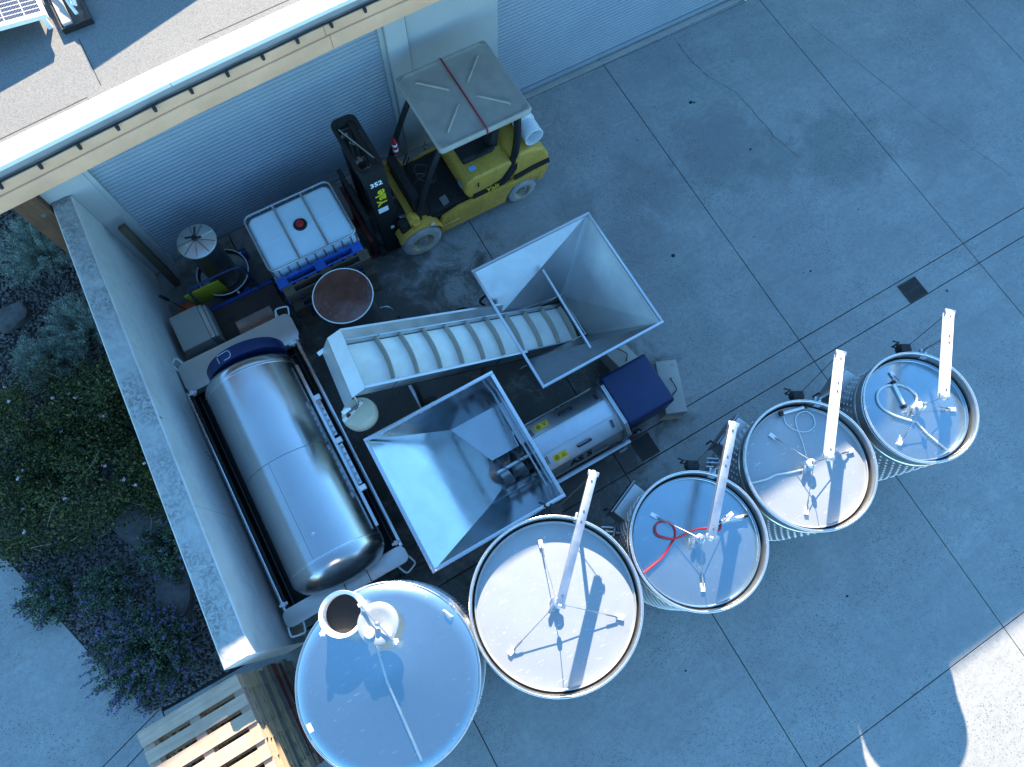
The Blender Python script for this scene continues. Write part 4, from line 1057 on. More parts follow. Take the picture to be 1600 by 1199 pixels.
# front fenders arching over the tyres
for y0, y1 in ((YN-.06,YN+.16),(YF-.16,YF+.06)):
    arcp = [(1.475+.37*math.cos(a), .315+.37*math.sin(a)) for a in [R(18+ (150-18)*i/12) for i in range(13)]]
    inn = [(1.475+.345*math.cos(a), .315+.345*math.sin(a)) for a in [R(18+ (150-18)*i/12) for i in range(13)]]
    MB().prism(arcp + inn[::-1], 'y', y0, y1).build('fender', M['yellow'], fk, bev=.005)
MB().box(1.40,1.50,YN-.02,YF+.02,.69,.75).build('front_beam', M['yellow'], fk, bev=.01)
for y in (YN+.02, YF-.14):
    MB().prism([(1.30,.70),(1.52,.70),(1.52,.80),(1.42,.88),(1.36,.80)], 'y', y, y+.12).build('cowl_bracket', M['yellow'], fk, bev=.01)
# step
sp = MB().box(1.82,2.12,YN+.005,YN+.20,.33,.36).build('step', M['yellow'], fk, bev=.004)
MB().box(1.85,2.10,YN+.02,YN+.18,.361,.366).build('step_tread', M['black'], sp)
for k in range(5): MB().box(1.86+.05*k,1.885+.05*k,YN+.008,YN+.019,.361,.3665).build('step_edge', M['stick'], sp)
MB().box(1.80,2.14,YN+.205,YN+.215,.36,.62).build('step_riser', M['yellow'], fk)
# floor, dash
MB().box(1.56,2.34,YN+.10,YF-.10,.605,.64).build('floor_plate', M['rubber'], fk, bev=.004)
dash = MB().hexa([(1.52,YN+.12,.64),(1.72,YN+.12,.64),(1.72,YF-.12,.64),(1.52,YF-.12,.64),(1.50,YN+.16,1.06),(1.62,YN+.16,1.06),(1.62,YF-.16,1.06),(1.50,YF-.16,1.06)]).build('dash', M['black'], fk, bev=.02)
MB().box(1.621,1.627,YN+.22,YN+.44,.94,.99).build('label_plate', M['stick'], dash)
st_ = Vector((1.86,5.30,1.02))
sc_ = MB().cyl((1.62,5.30,.9), st_, .03, n=12).build('steering_column', M['black'], fk)
e_ = Vector((.5,0,.86)).normalized(); f_ = Vector((-.86,0,.5)).normalized(); g_ = Vector((0,1,0))
MB().tube([st_ + (f_*math.cos(t)+g_*math.sin(t))*.16 for t in [2*PI*i/24 for i in range(24)]], .014, 8, closed=True).build('steering_wheel', M['black'], sc_)
for t in (0, 2.1, 4.2): MB().cyl(st_, st_+(f_*math.cos(t)+g_*math.sin(t))*.155, .010, n=6).build('wheel_spoke', M['black'], sc_)
for k in range(3): MB().cyl((1.68,5.48+.07*k,.95),(1.76,5.48+.07*k,1.14),.009,n=8).build('hydraulic_lever', M['black'], fk)
MB().obox((1.98,5.02,.655),(.10,.14,.02),(0,-.3,0)).build('pedal', M['galv'], fk)
# hood under the seat, with a scooped front and a black belt line
hp = [(2.30,.64),(2.24,.80),(2.28,.98),(2.38,1.06),(2.92,1.06),(3.02,1.02),(3.02,.64)]
MB().prism(hp, 'y', YN+.05, YF-.05).build('hood', M['yellow'], fk, bev=.05, seg=4)
MB().prism([(2.36,.62),(2.36,.72),(2.66,.73),(2.90,.80),(3.0,.90),(3.06,1.0),(3.06,.86),(2.96,.72),(2.86,.63)], 'y', YN+.035, YN+.049).build('belt_line', M['black'], fk)
text('Yale', .13, 'lettering', M['txty'], fk, frame((2.68,YN+.0335,.68),(1,0,.06),(0,0,1)), bold=.003)
MB().box(2.44,2.452,YN+.03,YN+.05,.86,.94).build('vent_slot', M['black'], fk)
stk = MB().hexa([(2.40,5.00,1.0615),(2.50,5.00,1.0615),(2.50,5.07,1.0615),(2.40,5.07,1.0615),(2.40,5.00,1.063),(2.50,5.00,1.063),(2.50,5.07,1.063),(2.40,5.07,1.063)]).build('sticker', M['stickb'], fk)
MB().box(2.2375,2.243,YN+.17,YN+.25,.80,.88).build('sticker', M['stickb'], fk)
MB().box(2.2385,2.244,YN+.27,YN+.31,.80,.86).build('sticker', M['orange'], fk)
# seat
sb = MB().box(2.36,2.84,5.12,5.62,1.06,1.17).build('seat', M['rubber'], fk, bev=.04, seg=3)
MB().hexa([(2.76,5.12,1.14),(2.90,5.12,1.14),(2.90,5.62,1.14),(2.76,5.62,1.14),(2.88,5.16,1.60),(2.97,5.16,1.60),(2.97,5.58,1.60),(2.88,5.58,1.60)]).build('backrest', M['rubber'], fk, bev=.03, seg=3)
for y in (5.08,5.64): MB().obox((2.68,y,1.22),(.28,.06,.05),(0,-.1,0)).build('armrest', M['rubber'], fk, bev=.02)
# counterweight
cwp = [(3.0,.34),(3.0,1.06),(3.10,1.14),(3.30,1.12),(3.50,1.02),(3.60,.80),(3.62,.52),(3.56,.34)]
cw = MB().prism(cwp, 'y', YN+.04, YF-.04).build('counterweight', M['yellow'], fk, bev=.07, seg=4)
MB().prism([(3.02,.62),(3.02,.72),(3.30,.76),(3.58,.76),(3.605,.66),(3.30,.655)], 'y', YN+.022, YN+.039).build('belt_line', M['black'], cw)
MB().prism([(3.30,1.125),(3.47,1.05),(3.50,1.035),(3.47,1.065),(3.30,1.145)], 'y', 4.98, 5.10).build('rear_bracket', M['black'], cw, bev=.01)
# gas cylinder lying across the counterweight with a guard ring
gc = MB().lathe([(.001,-.30),(.08,-.29),(.13,-.25),(.15,-.2),(.15,.2),(.13,.25),(.06,.29),(.001,.30)], (3.34,5.36,1.30), 32, 'y').build('gas_cylinder', M['white'], fk)
MB().lathe([(.128,-.46),(.137,-.46),(.137,-.22),(.128,-.22)], (3.34,5.36,1.30), 32, 'y', closed=True).build('guard_ring', M['white'], gc)
MB().lathe([(.001,-.305),(.10,-.30),(.125,-.27)], (3.34,5.36,1.30), 24, 'y').build('neck_shade', M['darksteel'], gc)
MB().cyl((3.34,5.10,1.30),(3.34,5.00,1.30),.03,n=12).cyl((3.34,5.02,1.30),(3.34,5.02,1.38),.016,n=10).build('valve', M['galv'], gc)
for y in (5.26,5.48): MB().tube([(3.34+.158*math.cos(a), y, 1.30+.158*math.sin(a)) for a in [2*PI*i/20 for i in range(20)]], .010, 6, closed=True).build('cylinder_strap', M['black'], gc)
# overhead guard
for y, s_ in ((YN+.10,1),(YF-.10,-1)):
    MB().tube(smooth_path([(1.54,y,.62),(1.56,y,.85),(1.74,y+.02*s_,1.35),(1.98,y+.03*s_,1.86),(2.08,y+.03*s_,1.93)], 5), .040, 10).build('guard_pillar', M['black'], fk)
    MB().tube(smooth_path([(2.78,y-.03*s_,.66),(2.92,y-.03*s_,.84),(3.05,y-.0*s_,1.10),(3.10,y+.03*s_,1.5),(3.08,y+.04*s_,1.92)], 5), .052, 10).build('guard_pillar', M['black'], fk)
    MB().beam((2.05,y+.03*s_,1.93),(3.10,y+.04*s_,1.93),.06,.05).build('guard_rail', M['black'], fk)
for x in (2.06,2.3,2.55,2.8,3.08): MB().beam((x,YN+.13,1.93),(x,YF-.13,1.93),.045,.035).build('guard_bar', M['black'], fk)
# canopy cover: vacuum formed sheet, rolled edge, cross ribs
kx0, kx1, ky0, ky1, kz = 1.925, 3.215, 4.80, 6.03, 2.05
cvp = rrect(kx0, kx1, ky0, ky1, .05, 5)
def inset(p, d): 
    cx_, cy_ = (kx0+kx1)/2, (ky0+ky1)/2
    return (cx_+(p[0]-cx_)*(1-d/((kx1-kx0)/2)), cy_+(p[1]-cy_)*(1-d/((ky1-ky0)/2)))
vs = []; fs = []; n_ = len(cvp)
for d_, z in ((.0,kz-.075),(-.004,kz-.03),(.010,kz-.004),(.028,kz),(.045,kz-.012),(.075,kz-.014),(.3,kz-.004),(.6,kz)):
    vs += [(*inset(p, d_), z) for p in cvp]
for j in range(7):
    for i in range(n_): fs.append((j*n_+i, j*n_+(i+1) % n_, (j+1)*n_+(i+1) % n_, (j+1)*n_+i))
fs.append(tuple(range(7*n_, 8*n_)))
can = MB().add(vs, fs).build('canopy', M['cover'], fk, ang=50)
mx, my = (kx0+kx1)/2, (ky0+ky1)/2
for sx, sy in ((1,1),(1,-1),(-1,1),(-1,-1)):
    MB().tube([(mx+sx*.13,my+sy*.12,kz-.004),(mx+sx*.15,my+sy*.14,kz+.006),(mx+sx*.42,my+sy*.40,kz+.004),(mx+sx*.44,my+sy*.42,kz-.012)], .016, 8).build('canopy_rib', M['cover'], can)
    for k in range(3):
        a_ = Vector((mx+sx*(.60-.022*k), my+sy*(.575-.0*k), kz)); MB().beam(a_+Vector((sx*.03,-sy*.055,0)), a_+Vector((-sx*.04,sy*.02,.0)), .010, .012).build('corner_rib', M['cover'], can)
MB().tube([(2.57,ky0-.006,kz-.07),(2.57,ky0-.008,kz-.01),(2.57,ky0+.03,kz+.006),(2.57,my,kz+.006),(2.57,ky1-.03,kz+.006),(2.57,ky1+.006,kz-.02)], .012, 6).build('strap', M['red'], can)
# mast
ms = MB().box(.98,1.26,5.00,5.07,.05,1.95).build('mast_rail', M['black'], fk, bev=.006)
MB().box(.98,1.26,5.80,5.87,.05,1.95).build('mast_rail', M['black'], fk, bev=.006)
for y in (5.09,5.74): MB().box(1.02,1.14,y,y+.04,.10,1.90).build('inner_rail', M['darksteel'], fk)
for z in (.35,1.15,1.88): MB().box(1.14,1.22,5.071,5.799,z,z+.08).build('mast_crossbar', M['black'], fk, bev=.006)
tp = rrect(.93,1.27,5.00,5.88,.10,5); ti = rrect(.975,1.225,5.06,5.80,.06,5); n_ = len(tp)
mtv = [(*p, z) for z in (1.952,1.98) for p in tp] + [(*p, z) for z in (1.952,1.98) for p in ti]
mtf = []
for i in range(n_):
    j = (i+1) % n_
    mtf += [(i,j,n_+j,n_+i), (2*n_+j,2*n_+i,3*n_+i,3*n_+j), (n_+i,n_+j,3*n_+j,3*n_+i), (j,i,2*n_+i,2*n_+j)]
MB().add(mtv, mtf).build('mast_top', M['black'], fk, ang=30)
for y in (5.22,5.64): MB().cyl((1.05,y,1.86),(1.05,y+.05,1.86),.07,n=20).build('chain_sheave', M['darksteel'], fk)
MB().box(.975,1.0,5.07,5.80,1.55,1.90).build('mast_plate', M['black'], fk)
for y in (5.30,5.55):
    MB().cyl((1.10,y,.2),(1.10,y,1.86),.030,n=14).build('lift_cylinder', M['darksteel'], fk)
    MB().box(1.045,1.06,y-.02,y+.02,.5,1.9).build('lift_chain', M['galv'], fk)
for k, (y, w_) in enumerate(((5.42,.012),(5.47,.012),(5.63,.012))): MB().tube(smooth_path([(1.19,y,1.9),(1.23,y,1.5),(1.22,y+.03,.9),(1.28,y,.6)], 4), w_, 8).build('mast_hose', M['rubber'], fk)
MB().beam((1.0,5.72,1.98),(1.2,5.15,1.98),.018,.01).build('mast_bar', M['galv'], fk)
for y in (4.98,5.78): MB().cyl((1.28,y+.06,.72),(1.44,y+.06,.66),.035,n=14).build('tilt_cylinder', M['galv'], fk)
# lettering up the near mast rail
yl = 4.9965
text('Yale', .19, 'lettering', M['txty'], fk, frame((1.12,yl,1.40),(0,0,1),(-1,0,0)), bold=.005)
text('352', .11, 'lettering', M['txtw'], fk, frame((1.10,yl,1.70),(1,0,0),(0,0,1)), bold=.003)
MB().box(1.03,1.17,yl-.001,yl+.002,1.08,1.18).build('sticker', M['stick'], fk)
MB().box(1.13,1.18,yl-.001,yl+.002,.62,.68).build('sticker', M['stick'], fk)
# carriage and forks
for z in (.16,.52): MB().box(.88,.955,4.92,5.92,z,z+.11).build('carriage_bar', M['black'], fk, bev=.008)
for y in (5.02,5.34,5.62,5.80): MB().box(.82,.878,y-.03,y+.03,.12,1.05).build('load_backrest_bar', M['black'], fk)
MB().box(.82,.878,4.98,5.86,1.05,1.11).build('load_backrest_bar', M['black'], fk)
for y in (5.08,5.68):
    MB().box(.80,.86,y-.06,y+.06,.03,.60).box(.70,.80,y-.06,y+.06,.03,.075).build('fork', M['redpaint'], fk, bev=.006)
MB().beam((.80,4.93,.66),(.80,5.9,.66),.05,.05).build('positioner_bar', M['redpaint'], fk)
# fire extinguisher on the far front pillar, mirror block
fx = MB().lathe([(.001,.0),(.032,.0),(.036,.02),(.036,.24),(.022,.28),(.012,.31),(.001,.31)], (1.66,5.76,1.05), 16).build('extinguisher', M['redcap'], fk)
for z in (1.11,1.21): MB().lathe([(.0365,z),(.0375,z+.005),(.0375,z+.04),(.0365,z+.045)], (1.66,5.76,0), 16).build('extinguisher_band', M['stick'], fx)
MB().box(1.22,1.38,4.84,4.96,.62,.80).build('headlamp', M['black'], fk, bev=.015)
MB().cyl((1.66,YN-.055,.655),(1.66,YN-.062,.655),.03,n=14).build('sticker', M['stick'], fk)

# ================================================================== PALLETS
def make_pallet(L_=1.20, Wd=1.02, nb=7):
    """deck boards run along X (Wd), stringers along Y (L_)"""
    t = bpy.data.objects.new('pallet', None); C.objects.link(t); t.empty_display_size = .1; WM[t.name] = Matrix.Identity(4)
    bw = [.145,.115,.125,.13,.12,.115,.145]; gap = (L_-sum(bw))/(nb-1); y = L_/2
    for k in range(nb):
        MB().box(-Wd/2,Wd/2,y-bw[k],y,.122,.144).build('deck_board', M['wood_n'], t, bev=.002, seg=1, local=True); y -= bw[k]+gap
    for x in (-Wd/2+.05, 0, Wd/2-.05):
        MB().box(x-.05,x+.05,-L_/2+.003,L_/2-.003,.10,.1215).build('stringer_board', M['wood_n'], t, bev=.002, seg=1, local=True)
        MB().box(x-.05,x+.05,-L_/2+.003,L_/2-.003,.0,.0205).build('bottom_board', M['wood_n'], t, bev=.002, seg=1, local=True)
        for yy in (-L_/2+.075,0,L_/2-.075):
            MB().box(x-.047,x+.047,yy-.07,yy+.07,.021,.0995).build('block', M['wood_n'], t, bev=.003, seg=1, local=True)
    return t
pal0 = make_pallet()
def place_pallet(first, loc, rot, label, mats, group):
    o = pal0 if first else copy_tree(pal0)
    o.location = loc; o.rotation_euler = rot
    tag(o, label, 'pallet', group)
    for ch in o.children: set_mat(ch, mats[0] if ch.name.startswith(('deck','bottom')) else mats[1])
    return o
Pn, Py, Pg, Pr_, Pb, Pd = M['wood_n'], M['wood_y'], M['wood_g'], M['wood_r'], M['bluew'], M['wood_d']
stack = [Pg,Pg,Pr_,Pg,Pr_,Pg,Py,Pg,Py,Pn,Py,Pn]
ORD = ['bottom','second','third','fourth','fifth','sixth','seventh','eighth','ninth','tenth','eleventh']
for k, mt_ in enumerate(stack):
    lab = ('topmost pallet of the tall stack, fresh pale boards partly in sun' if k == len(stack)-1 else
           ('red-brown' if mt_ is Pr_ else 'yellowish' if mt_ is Py else 'pale' if mt_ is Pn else 'weathered grey') + ' pallet in the tall stack, ' + (ORD[k] + ' from the ground' if k else 'bottom one on the ground'))
    place_pallet(k == 0, (-3.07+random.uniform(-.02,.02)*(k != len(stack)-1), .045+random.uniform(-.02,.02)*(k != len(stack)-1), k*.1455), (0,0,random.uniform(-.02,.02)), lab, (mt_, mt_ if mt_ is not Pn else M['wood_n']), 'pallets stacked against the end of the concrete wall')
EDGE = tuple((Matrix.Rotation(R(-88.5), 3, 'X') @ Matrix.Rotation(R(90), 3, 'Z')).to_euler())
place_pallet(False, (.03,4.680,.512), EDGE, 'blue pallet standing on edge against the white tote', (Pb,Pb), 'pallets standing on edge')
place_pallet(False, (.06,4.528,.512), EDGE, 'dark weathered pallet standing on edge behind the round lid', (Pd,Pd), 'pallets standing on edge')

# ================================================================== IBC TOTE
ib = thing('liquid_tote', 'white caged liquid tote with a red screw cap', 'tote', (.03,5.30,0))
ix0, ix1, iy0, iy1, iz = -.565, .645, 4.86, 5.76, 1.14
MB().prism(rrect(ix0+.02,ix1-.02,iy0+.02,iy1-.02,.10,6), 'z', .16, 1.115).build('bottle', M['bottle'], ib, bev=.06, seg=4)
for k in range(2):
    x = ix0 + (ix1-ix0)*(.34+.33*k); MB().beam((x,iy0,1.128),(x,iy1,1.128),.03,.022).build('top_bar', M['galv'], ib, bev=.004)
MB().box(ix0+.10,ix1-.10,5.285,5.297,1.1155,1.119).build('mould_seam', M['bottle'], ib)
lr = MB().lathe([(.001,1.135),(.085,1.135),(.09,1.13),(.09,1.11)], (.055,5.33,0), 32).build('cap_ring', M['black'], ib)
MB().lathe([(.001,1.165),(.042,1.163),(.05,1.155),(.05,1.134)], (.055,5.33,0), 24).build('cap', M['redcap'], lr)
for z in (.20,.42,.64,.86,iz):
    p = rrect(ix0,ix1,iy0,iy1,.09,5); MB().tube([(x,y,z) for x, y in p], .011 if z < iz else .014, 8, closed=True).build('cage_ring', M['galv'], ib)
for i in range(9):
    x = ix0+.10+(ix1-ix0-.20)*i/8
    for y in (iy0,iy1): MB().cyl((x,y,.15),(x,y,iz),.009,n=8).build('cage_bar', M['galv'], ib)
for i in range(7):
    y = iy0+.10+(iy1-iy0-.20)*i/6
    for x in (ix0,ix1): MB().cyl((x,y,.15),(x,y,iz),.009,n=8).build('cage_bar', M['galv'], ib)
for y in (iy0+.06,5.295,iy1-.06): MB().box(ix0,ix1,y-.05,y+.05,.0,.10).build('pallet_runner', M['galv'], ib, bev=.004)
MB().box(ix0,ix1,iy0,iy1,.10,.155).build('pallet_deck', M['galv'], ib, bev=.004)

# ================================================================== ROUND LID TANK, small conical-lid tank
rt = thing('settling_tank', 'small steel tank with brown round flat lid in front of the tote', 'tank', (.10,4.135,0))
rx, ry = .10, 4.135
MB().lathe([(.001,.27),(.32,.30),(.345,.34),(.345,1.115)], (rx,ry,0), 48).build('shell', M['darksteel'], rt)
rl = MB().lathe([(.001,1.142),(.37,1.140),(.376,1.134),(.376,1.115),(.345,1.115)], (rx,ry,0), 64).build('lid', M['rusty'], rt)
MB().tube([(rx+.378*math.cos(a), ry+.378*math.sin(a), 1.134) for a in [2*PI*i/64 for i in range(64)]], .008, 8, closed=True).build('lid_edge', M['alu'], rl)
for k in range(3):
    a = R(30+120*k); MB().cyl((rx+.3*math.cos(a),ry+.3*math.sin(a),.32),(rx+.36*math.cos(a),ry+.36*math.sin(a),0),.022,n=10).build('leg', M['darksteel'], rt)
MB().tube(smooth_path([(rx+.36,ry-.12,.6),(rx+.46,ry-.16,.6),(rx+.50,ry-.2,.5)], 4), .016, 8).build('outlet', M['galv'], rt)
tag(MB().tube(smooth_path([(.66,4.05,.01),(.72,3.85,.012),(.70,3.72,.012),(.78,3.62,.012),(.74,3.5,.012)], 5), .014, 8).build('strap_end', M['navy']), 'dark blue strap lying on the concrete right of the round lid', 'strap')

sk = thing('small_tank', 'small steel tank with ribbed round lid in the corner', 'tank', (-1.20,5.72,0))
sx_, sy_ = -1.20, 5.72
MB().lathe([(.20,.20),(.205,.22),(.205,1.16)], (sx_,sy_,0), 40).build('shell', M['darksteel'], sk)
ld = MB().lathe([(.001,1.225),(.02,1.223),(.245,1.175),(.252,1.168),(.252,1.15),(.246,1.15)], (sx_,sy_,0), 48).build('lid', M['tray'], sk, ang=50)
for k in range(9):
    a = 2*PI*k/9+.2; MB().beam((sx_+.03*math.cos(a),sy_+.03*math.sin(a),1.222),(sx_+.238*math.cos(a),sy_+.238*math.sin(a),1.180),.011,.010).build('lid_rib', M['darksteel'] if k % 3 else M['steel'], ld)
MB().tube(smooth_path([(sx_-.10,sy_+.05,1.25),(sx_-.03,sy_+.02,1.26),(sx_,sy_,1.24),(sx_+.04,sy_+.06,1.27),(sx_+.07,sy_+.12,1.28)], 4), .014, 8).tube(smooth_path([(sx_,sy_,1.24),(sx_+.05,sy_-.03,1.265),(sx_+.09,sy_-.035,1.26)], 4), .014, 8).lathe([(.001,1.275),(.03,1.272),(.035,1.25),(.03,1.22)], (sx_,sy_,0), 14).build('lid_handle', M['black'], ld)
tb = MB().lathe([(.001,.19),(.33,.19),(.345,.20),(.35,.30),(.36,.305),(.362,.295),(.352,.18),(.001,.17)], (sx_,sy_,0), 56).build('tray', M['darksteel'], sk)
MB().tube([(sx_+.356*math.cos(a), sy_+.356*math.sin(a), .302) for a in [2*PI*i/56 for i in range(56)]], .008, 8, closed=True).build('tray_rim', M['alu'], tb)
for a in (R(30),R(200),R(280)): MB().cyl((sx_+.35*math.cos(a),sy_+.35*math.sin(a),.26),(sx_+.39*math.cos(a),sy_+.39*math.sin(a),.26),.014,n=10).build('spigot', M['alu'], tb)
for (x, y) in ((-1.55,5.78),(-.86,5.98),(-1.05,5.42)): MB().box(x-.06,x+.06,y-.05,y+.05,0,.17).build('foot', M['bluep'], sk, bev=.01)
MB().obox((-1.47,5.93,.85),(.10,.02,.10),(0,.5,.2)).build('tag_plate', M['yboard'], sk)

# ================================================================== CORNER CLUTTER
tl = thing('platform_trolley', 'platform trolley with brown deck and blue push handle', 'trolley', (-1.25,5.05,0))
MB().box(-1.78,-.66,4.50,5.26,.22,.25).build('deck', M['ply'], tl, bev=.004)
MB().box(-1.80,-.64,5.261,5.31,.19,.27).build('end_rail', M['bluep'], tl, bev=.006)
for x in (-1.72,-.72):
    for y in (4.58,5.2): MB().cyl((x,y-.025,.08),(x,y+.025,.08),.08,n=18).build('castor', M['rubber'], tl, bev=.01)
MB().tube(smooth_path([(-1.62,5.29,.25),(-1.62,5.29,.70),(-1.60,5.29,.86),(-1.50,5.29,.93),(-1.0,5.29,.93),(-.88,5.29,.86),(-.86,5.29,.70),(-.86,5.29,.25)], 4), .017, 10).build('push_handle', M['navy'], tl)
MB().box(-.66,-.60,5.22,5.33,.17,.28).build('bumper', M['black'], tl, bev=.01)
tag(MB().hexa([(-1.72,5.50,.14),(-1.24,5.50,.14),(-1.24,5.515,.14),(-1.72,5.515,.14),(-1.72,5.34,.74),(-1.24,5.34,.74),(-1.24,5.355,.74),(-1.72,5.355,.74)]).build('yellow_board', M['yboard'], bev=.003), 'yellow board leaning behind the blue trolley handle', 'board')
bxs = thing('storage_box', 'grey beige storage box on the trolley by the wall', 'box', (-1.87,4.97,.25))
MB().box(-2.04,-1.66,4.70,5.24,.252,.60).build('box', M['box'], bxs, bev=.008)
MB().box(-1.655,-1.60,4.71,5.23,.30,.59).build('door_edge', M['tray'], bxs, bev=.006); MB().box(-1.597,-1.56,4.72,5.22,.30,.56).build('door_panel', M['box'], bxs, bev=.006)
pt = thing('brown_crate', 'brown flat-topped crate on the trolley behind the press', 'crate', (-1.05,4.66,.25))
MB().box(-1.30,-.83,4.50,4.80,.252,.49).build('body', M['ply'], pt, bev=.004); MB().box(-1.315,-.815,4.49,4.815,.49,.51).build('top_board', M['rusty'], pt, bev=.004)
MB().box(-.812,-.78,4.55,4.76,.40,.43).build('handle', M['white'], pt, bev=.01)
lv = thing('hand_jack', 'orange hand jack with black-gripped lever by the wall', 'jack', (-1.90,5.60,0))
MB().box(-1.98,-1.72,5.50,5.62,0,.16).build('body', M['orange'], lv, bev=.02)
MB().cyl((-1.88,5.52,.12),(-1.93,5.42,.74),.013,n=10).build('lever', M['galv'], lv); MB().cyl((-1.926,5.43,.70),(-1.942,5.395,.90),.022,.024,n=12).build('grip', M['black'], lv, bev=.004)
def plank(x, y, top, dx, dy, label):
    t = tag(MB().hexa([(x,y,0),(x+.09,y,0),(x+.09,y+.045,0),(x,y+.045,0),(x+dx,y+dy,top),(x+.09+dx,y+dy,top),(x+.09+dx,y+dy+.045,top),(x+dx,y+dy+.045,top)]).build('timber_plank', M['wood_d'], bev=.003), label, 'plank', 'timbers leaning in the corner')
plank(-1.925,6.02,1.42,-.02,.12,'dark timber leaning in the corner, front one beside the roll-up door')
plank(-1.925,6.09,1.36,-.02,.12,'dark timber leaning in the corner, rear one against the wall end')
tag(MB().box(-.56,-.48,.68,.76,0,.05).build('steel_offcut', M['galv'], bev=.006), 'small grey metal piece on the floor below the polished hopper corner', 'metal piece')

# ================================================================== GARDEN
def leaves_mesh(pts, dirs, ln, wd, fold=.25):
    """one small folded leaf (2 quads) per point"""
    n = len(pts); pts = np.asarray(pts); dirs = np.asarray(dirs); dirs = dirs/np.linalg.norm(dirs, axis=1)[:,None]
    rnd = rng.normal(size=(n,3)); sdv = np.cross(dirs, rnd); sdv /= np.linalg.norm(sdv, axis=1)[:,None]
    nv = np.cross(sdv, dirs)
    L_ = (ln*rng.uniform(.6,1.3,n))[:,None]; W_ = (wd*rng.uniform(.6,1.3,n))[:,None]
    a = pts; b = pts+dirs*L_*.5+sdv*W_*.5+nv*W_*fold; c = pts+dirs*L_; d = pts+dirs*L_*.5-sdv*W_*.5+nv*W_*fold
    V = np.stack([a,b,c,d],1).reshape(-1,3)
    F = np.arange(4*n).reshape(n,4)
    return V, F
def raw(name, V, F, mat, parent=None):
    me = bpy.data.meshes.new(name)
    if parent is not None: V = V - np.array(parent.location)
    me.from_pydata(V.tolist(), [], F.tolist()); me.materials.append(mat)
    o = bpy.data.objects.new(name, me); C.objects.link(o)
    if parent is not None: o.parent = parent
    return o
def stems_mesh(base, tips, r):
    m = MB()
    for tip in tips:
        mid = (Vector(base)*.5 + Vector(tip)*.5) + Vector((random.uniform(-.04,.04),random.uniform(-.04,.04),.05))
        m.tube([base, mid, tip], [r, r*.7, r*.35], 5)
    return m
def bush(x, y, rx_, ry_, h, n, ln, wd, lmat, label, group, clumps=60, flowers=0, fmat=None, name='shrub', fsize=.03):
    t = thing(name, label, 'shrub', (x,y,0), group=group)
    cl = []; 
    for k in range(clumps):
        a = rng.uniform(0,2*PI); rr = math.sqrt(rng.uniform(0,1)); z = h*(.2+.95*rng.uniform())*math.sqrt(max(.05,1-rr*rr*.85))
        cl.append((x+rx_*rr*math.cos(a), y+ry_*rr*math.sin(a), max(.06,z)))
    cl = np.array(cl); base = (x,y,-.02)
    sm = stems_mesh(base, [tuple(c) for c in cl[:26]], .012); sm.build('stem', M['stem'], t)
    idx = rng.integers(0, clumps, n); off = rng.normal(size=(n,3))*np.array([.075,.075,.06])*(.6+.8*rng.uniform(size=(clumps,1)))[idx]
    P = cl[idx]+off; P[:,2] = np.abs(P[:,2])+.01
    D = off*6 + rng.normal(size=(n,3))*.5 + np.array([0,0,.5])
    V, F = leaves_mesh(P, D, ln, wd); raw('foliage', V, F, lmat, t)
    tw = MB()
    for k in range(16):
        c = cl[rng.integers(0, clumps)]; d_ = rng.normal(size=3)*np.array([.16,.16,.05])+np.array([0,0,.10])
        tw.tube([tuple(c), tuple(c+d_*.6+rng.normal(size=3)*.02), tuple(c+d_)], [.005,.004,.002], 4)
    tag(tw.build('twigs', M['twig'], t), kind='stuff')
    for k in range(flowers):
        c = cl[rng.integers(0, clumps)] + rng.normal(size=3)*np.array([.1,.1,.02]) + np.array([0,0,.10])
        m = 5; A = np.linspace(0, 2*PI, m, endpoint=False)
        D = np.stack([np.cos(A), np.sin(A), np.full(m,.35)],1); V, F = leaves_mesh(np.repeat(c[None],m,0), D, fsize, fsize*.9)
        raw('flower', V, F, fmat, t)
    return t
def feathery(x, y, r, h, label, n_st=70):
    t = thing('silver_shrub', label, 'shrub', (x,y,0), group='silver-grey feathery shrubs')
    P = []; D = []; m = MB()
    for k in range(n_st):
        a = rng.uniform(0,2*PI); rr = r*math.sqrt(rng.uniform(.02,1)); tip = np.array([x+rr*math.cos(a), y+rr*math.sin(a), h*(1.05-.6*(rr/r)**2)*rng.uniform(.8,1.1)])
        b = np.array([x+.15*rr*math.cos(a), y+.15*rr*math.sin(a), 0.]); mid = (b+tip)/2+np.array([0,0,.12*h])
        if k < 30: m.tube([tuple(b),tuple(mid),tuple(tip)], [.007,.005,.002], 4)
        for q in range(14):
            s_ = .3+.7*q/13; c = (1-s_)**2*b+2*s_*(1-s_)*mid+s_*s_*tip; dv = tip-b
            for w__ in range(12):
                P.append(c+rng.normal(size=3)*.02); D.append(dv*1.2/np.linalg.norm(dv)+rng.normal(size=3)*.75)
    m.build('stem', M['stem'], t)
    V, F = leaves_mesh(P, D, .045, .008); raw('foliage', V, F, M['leaf_g'], t)
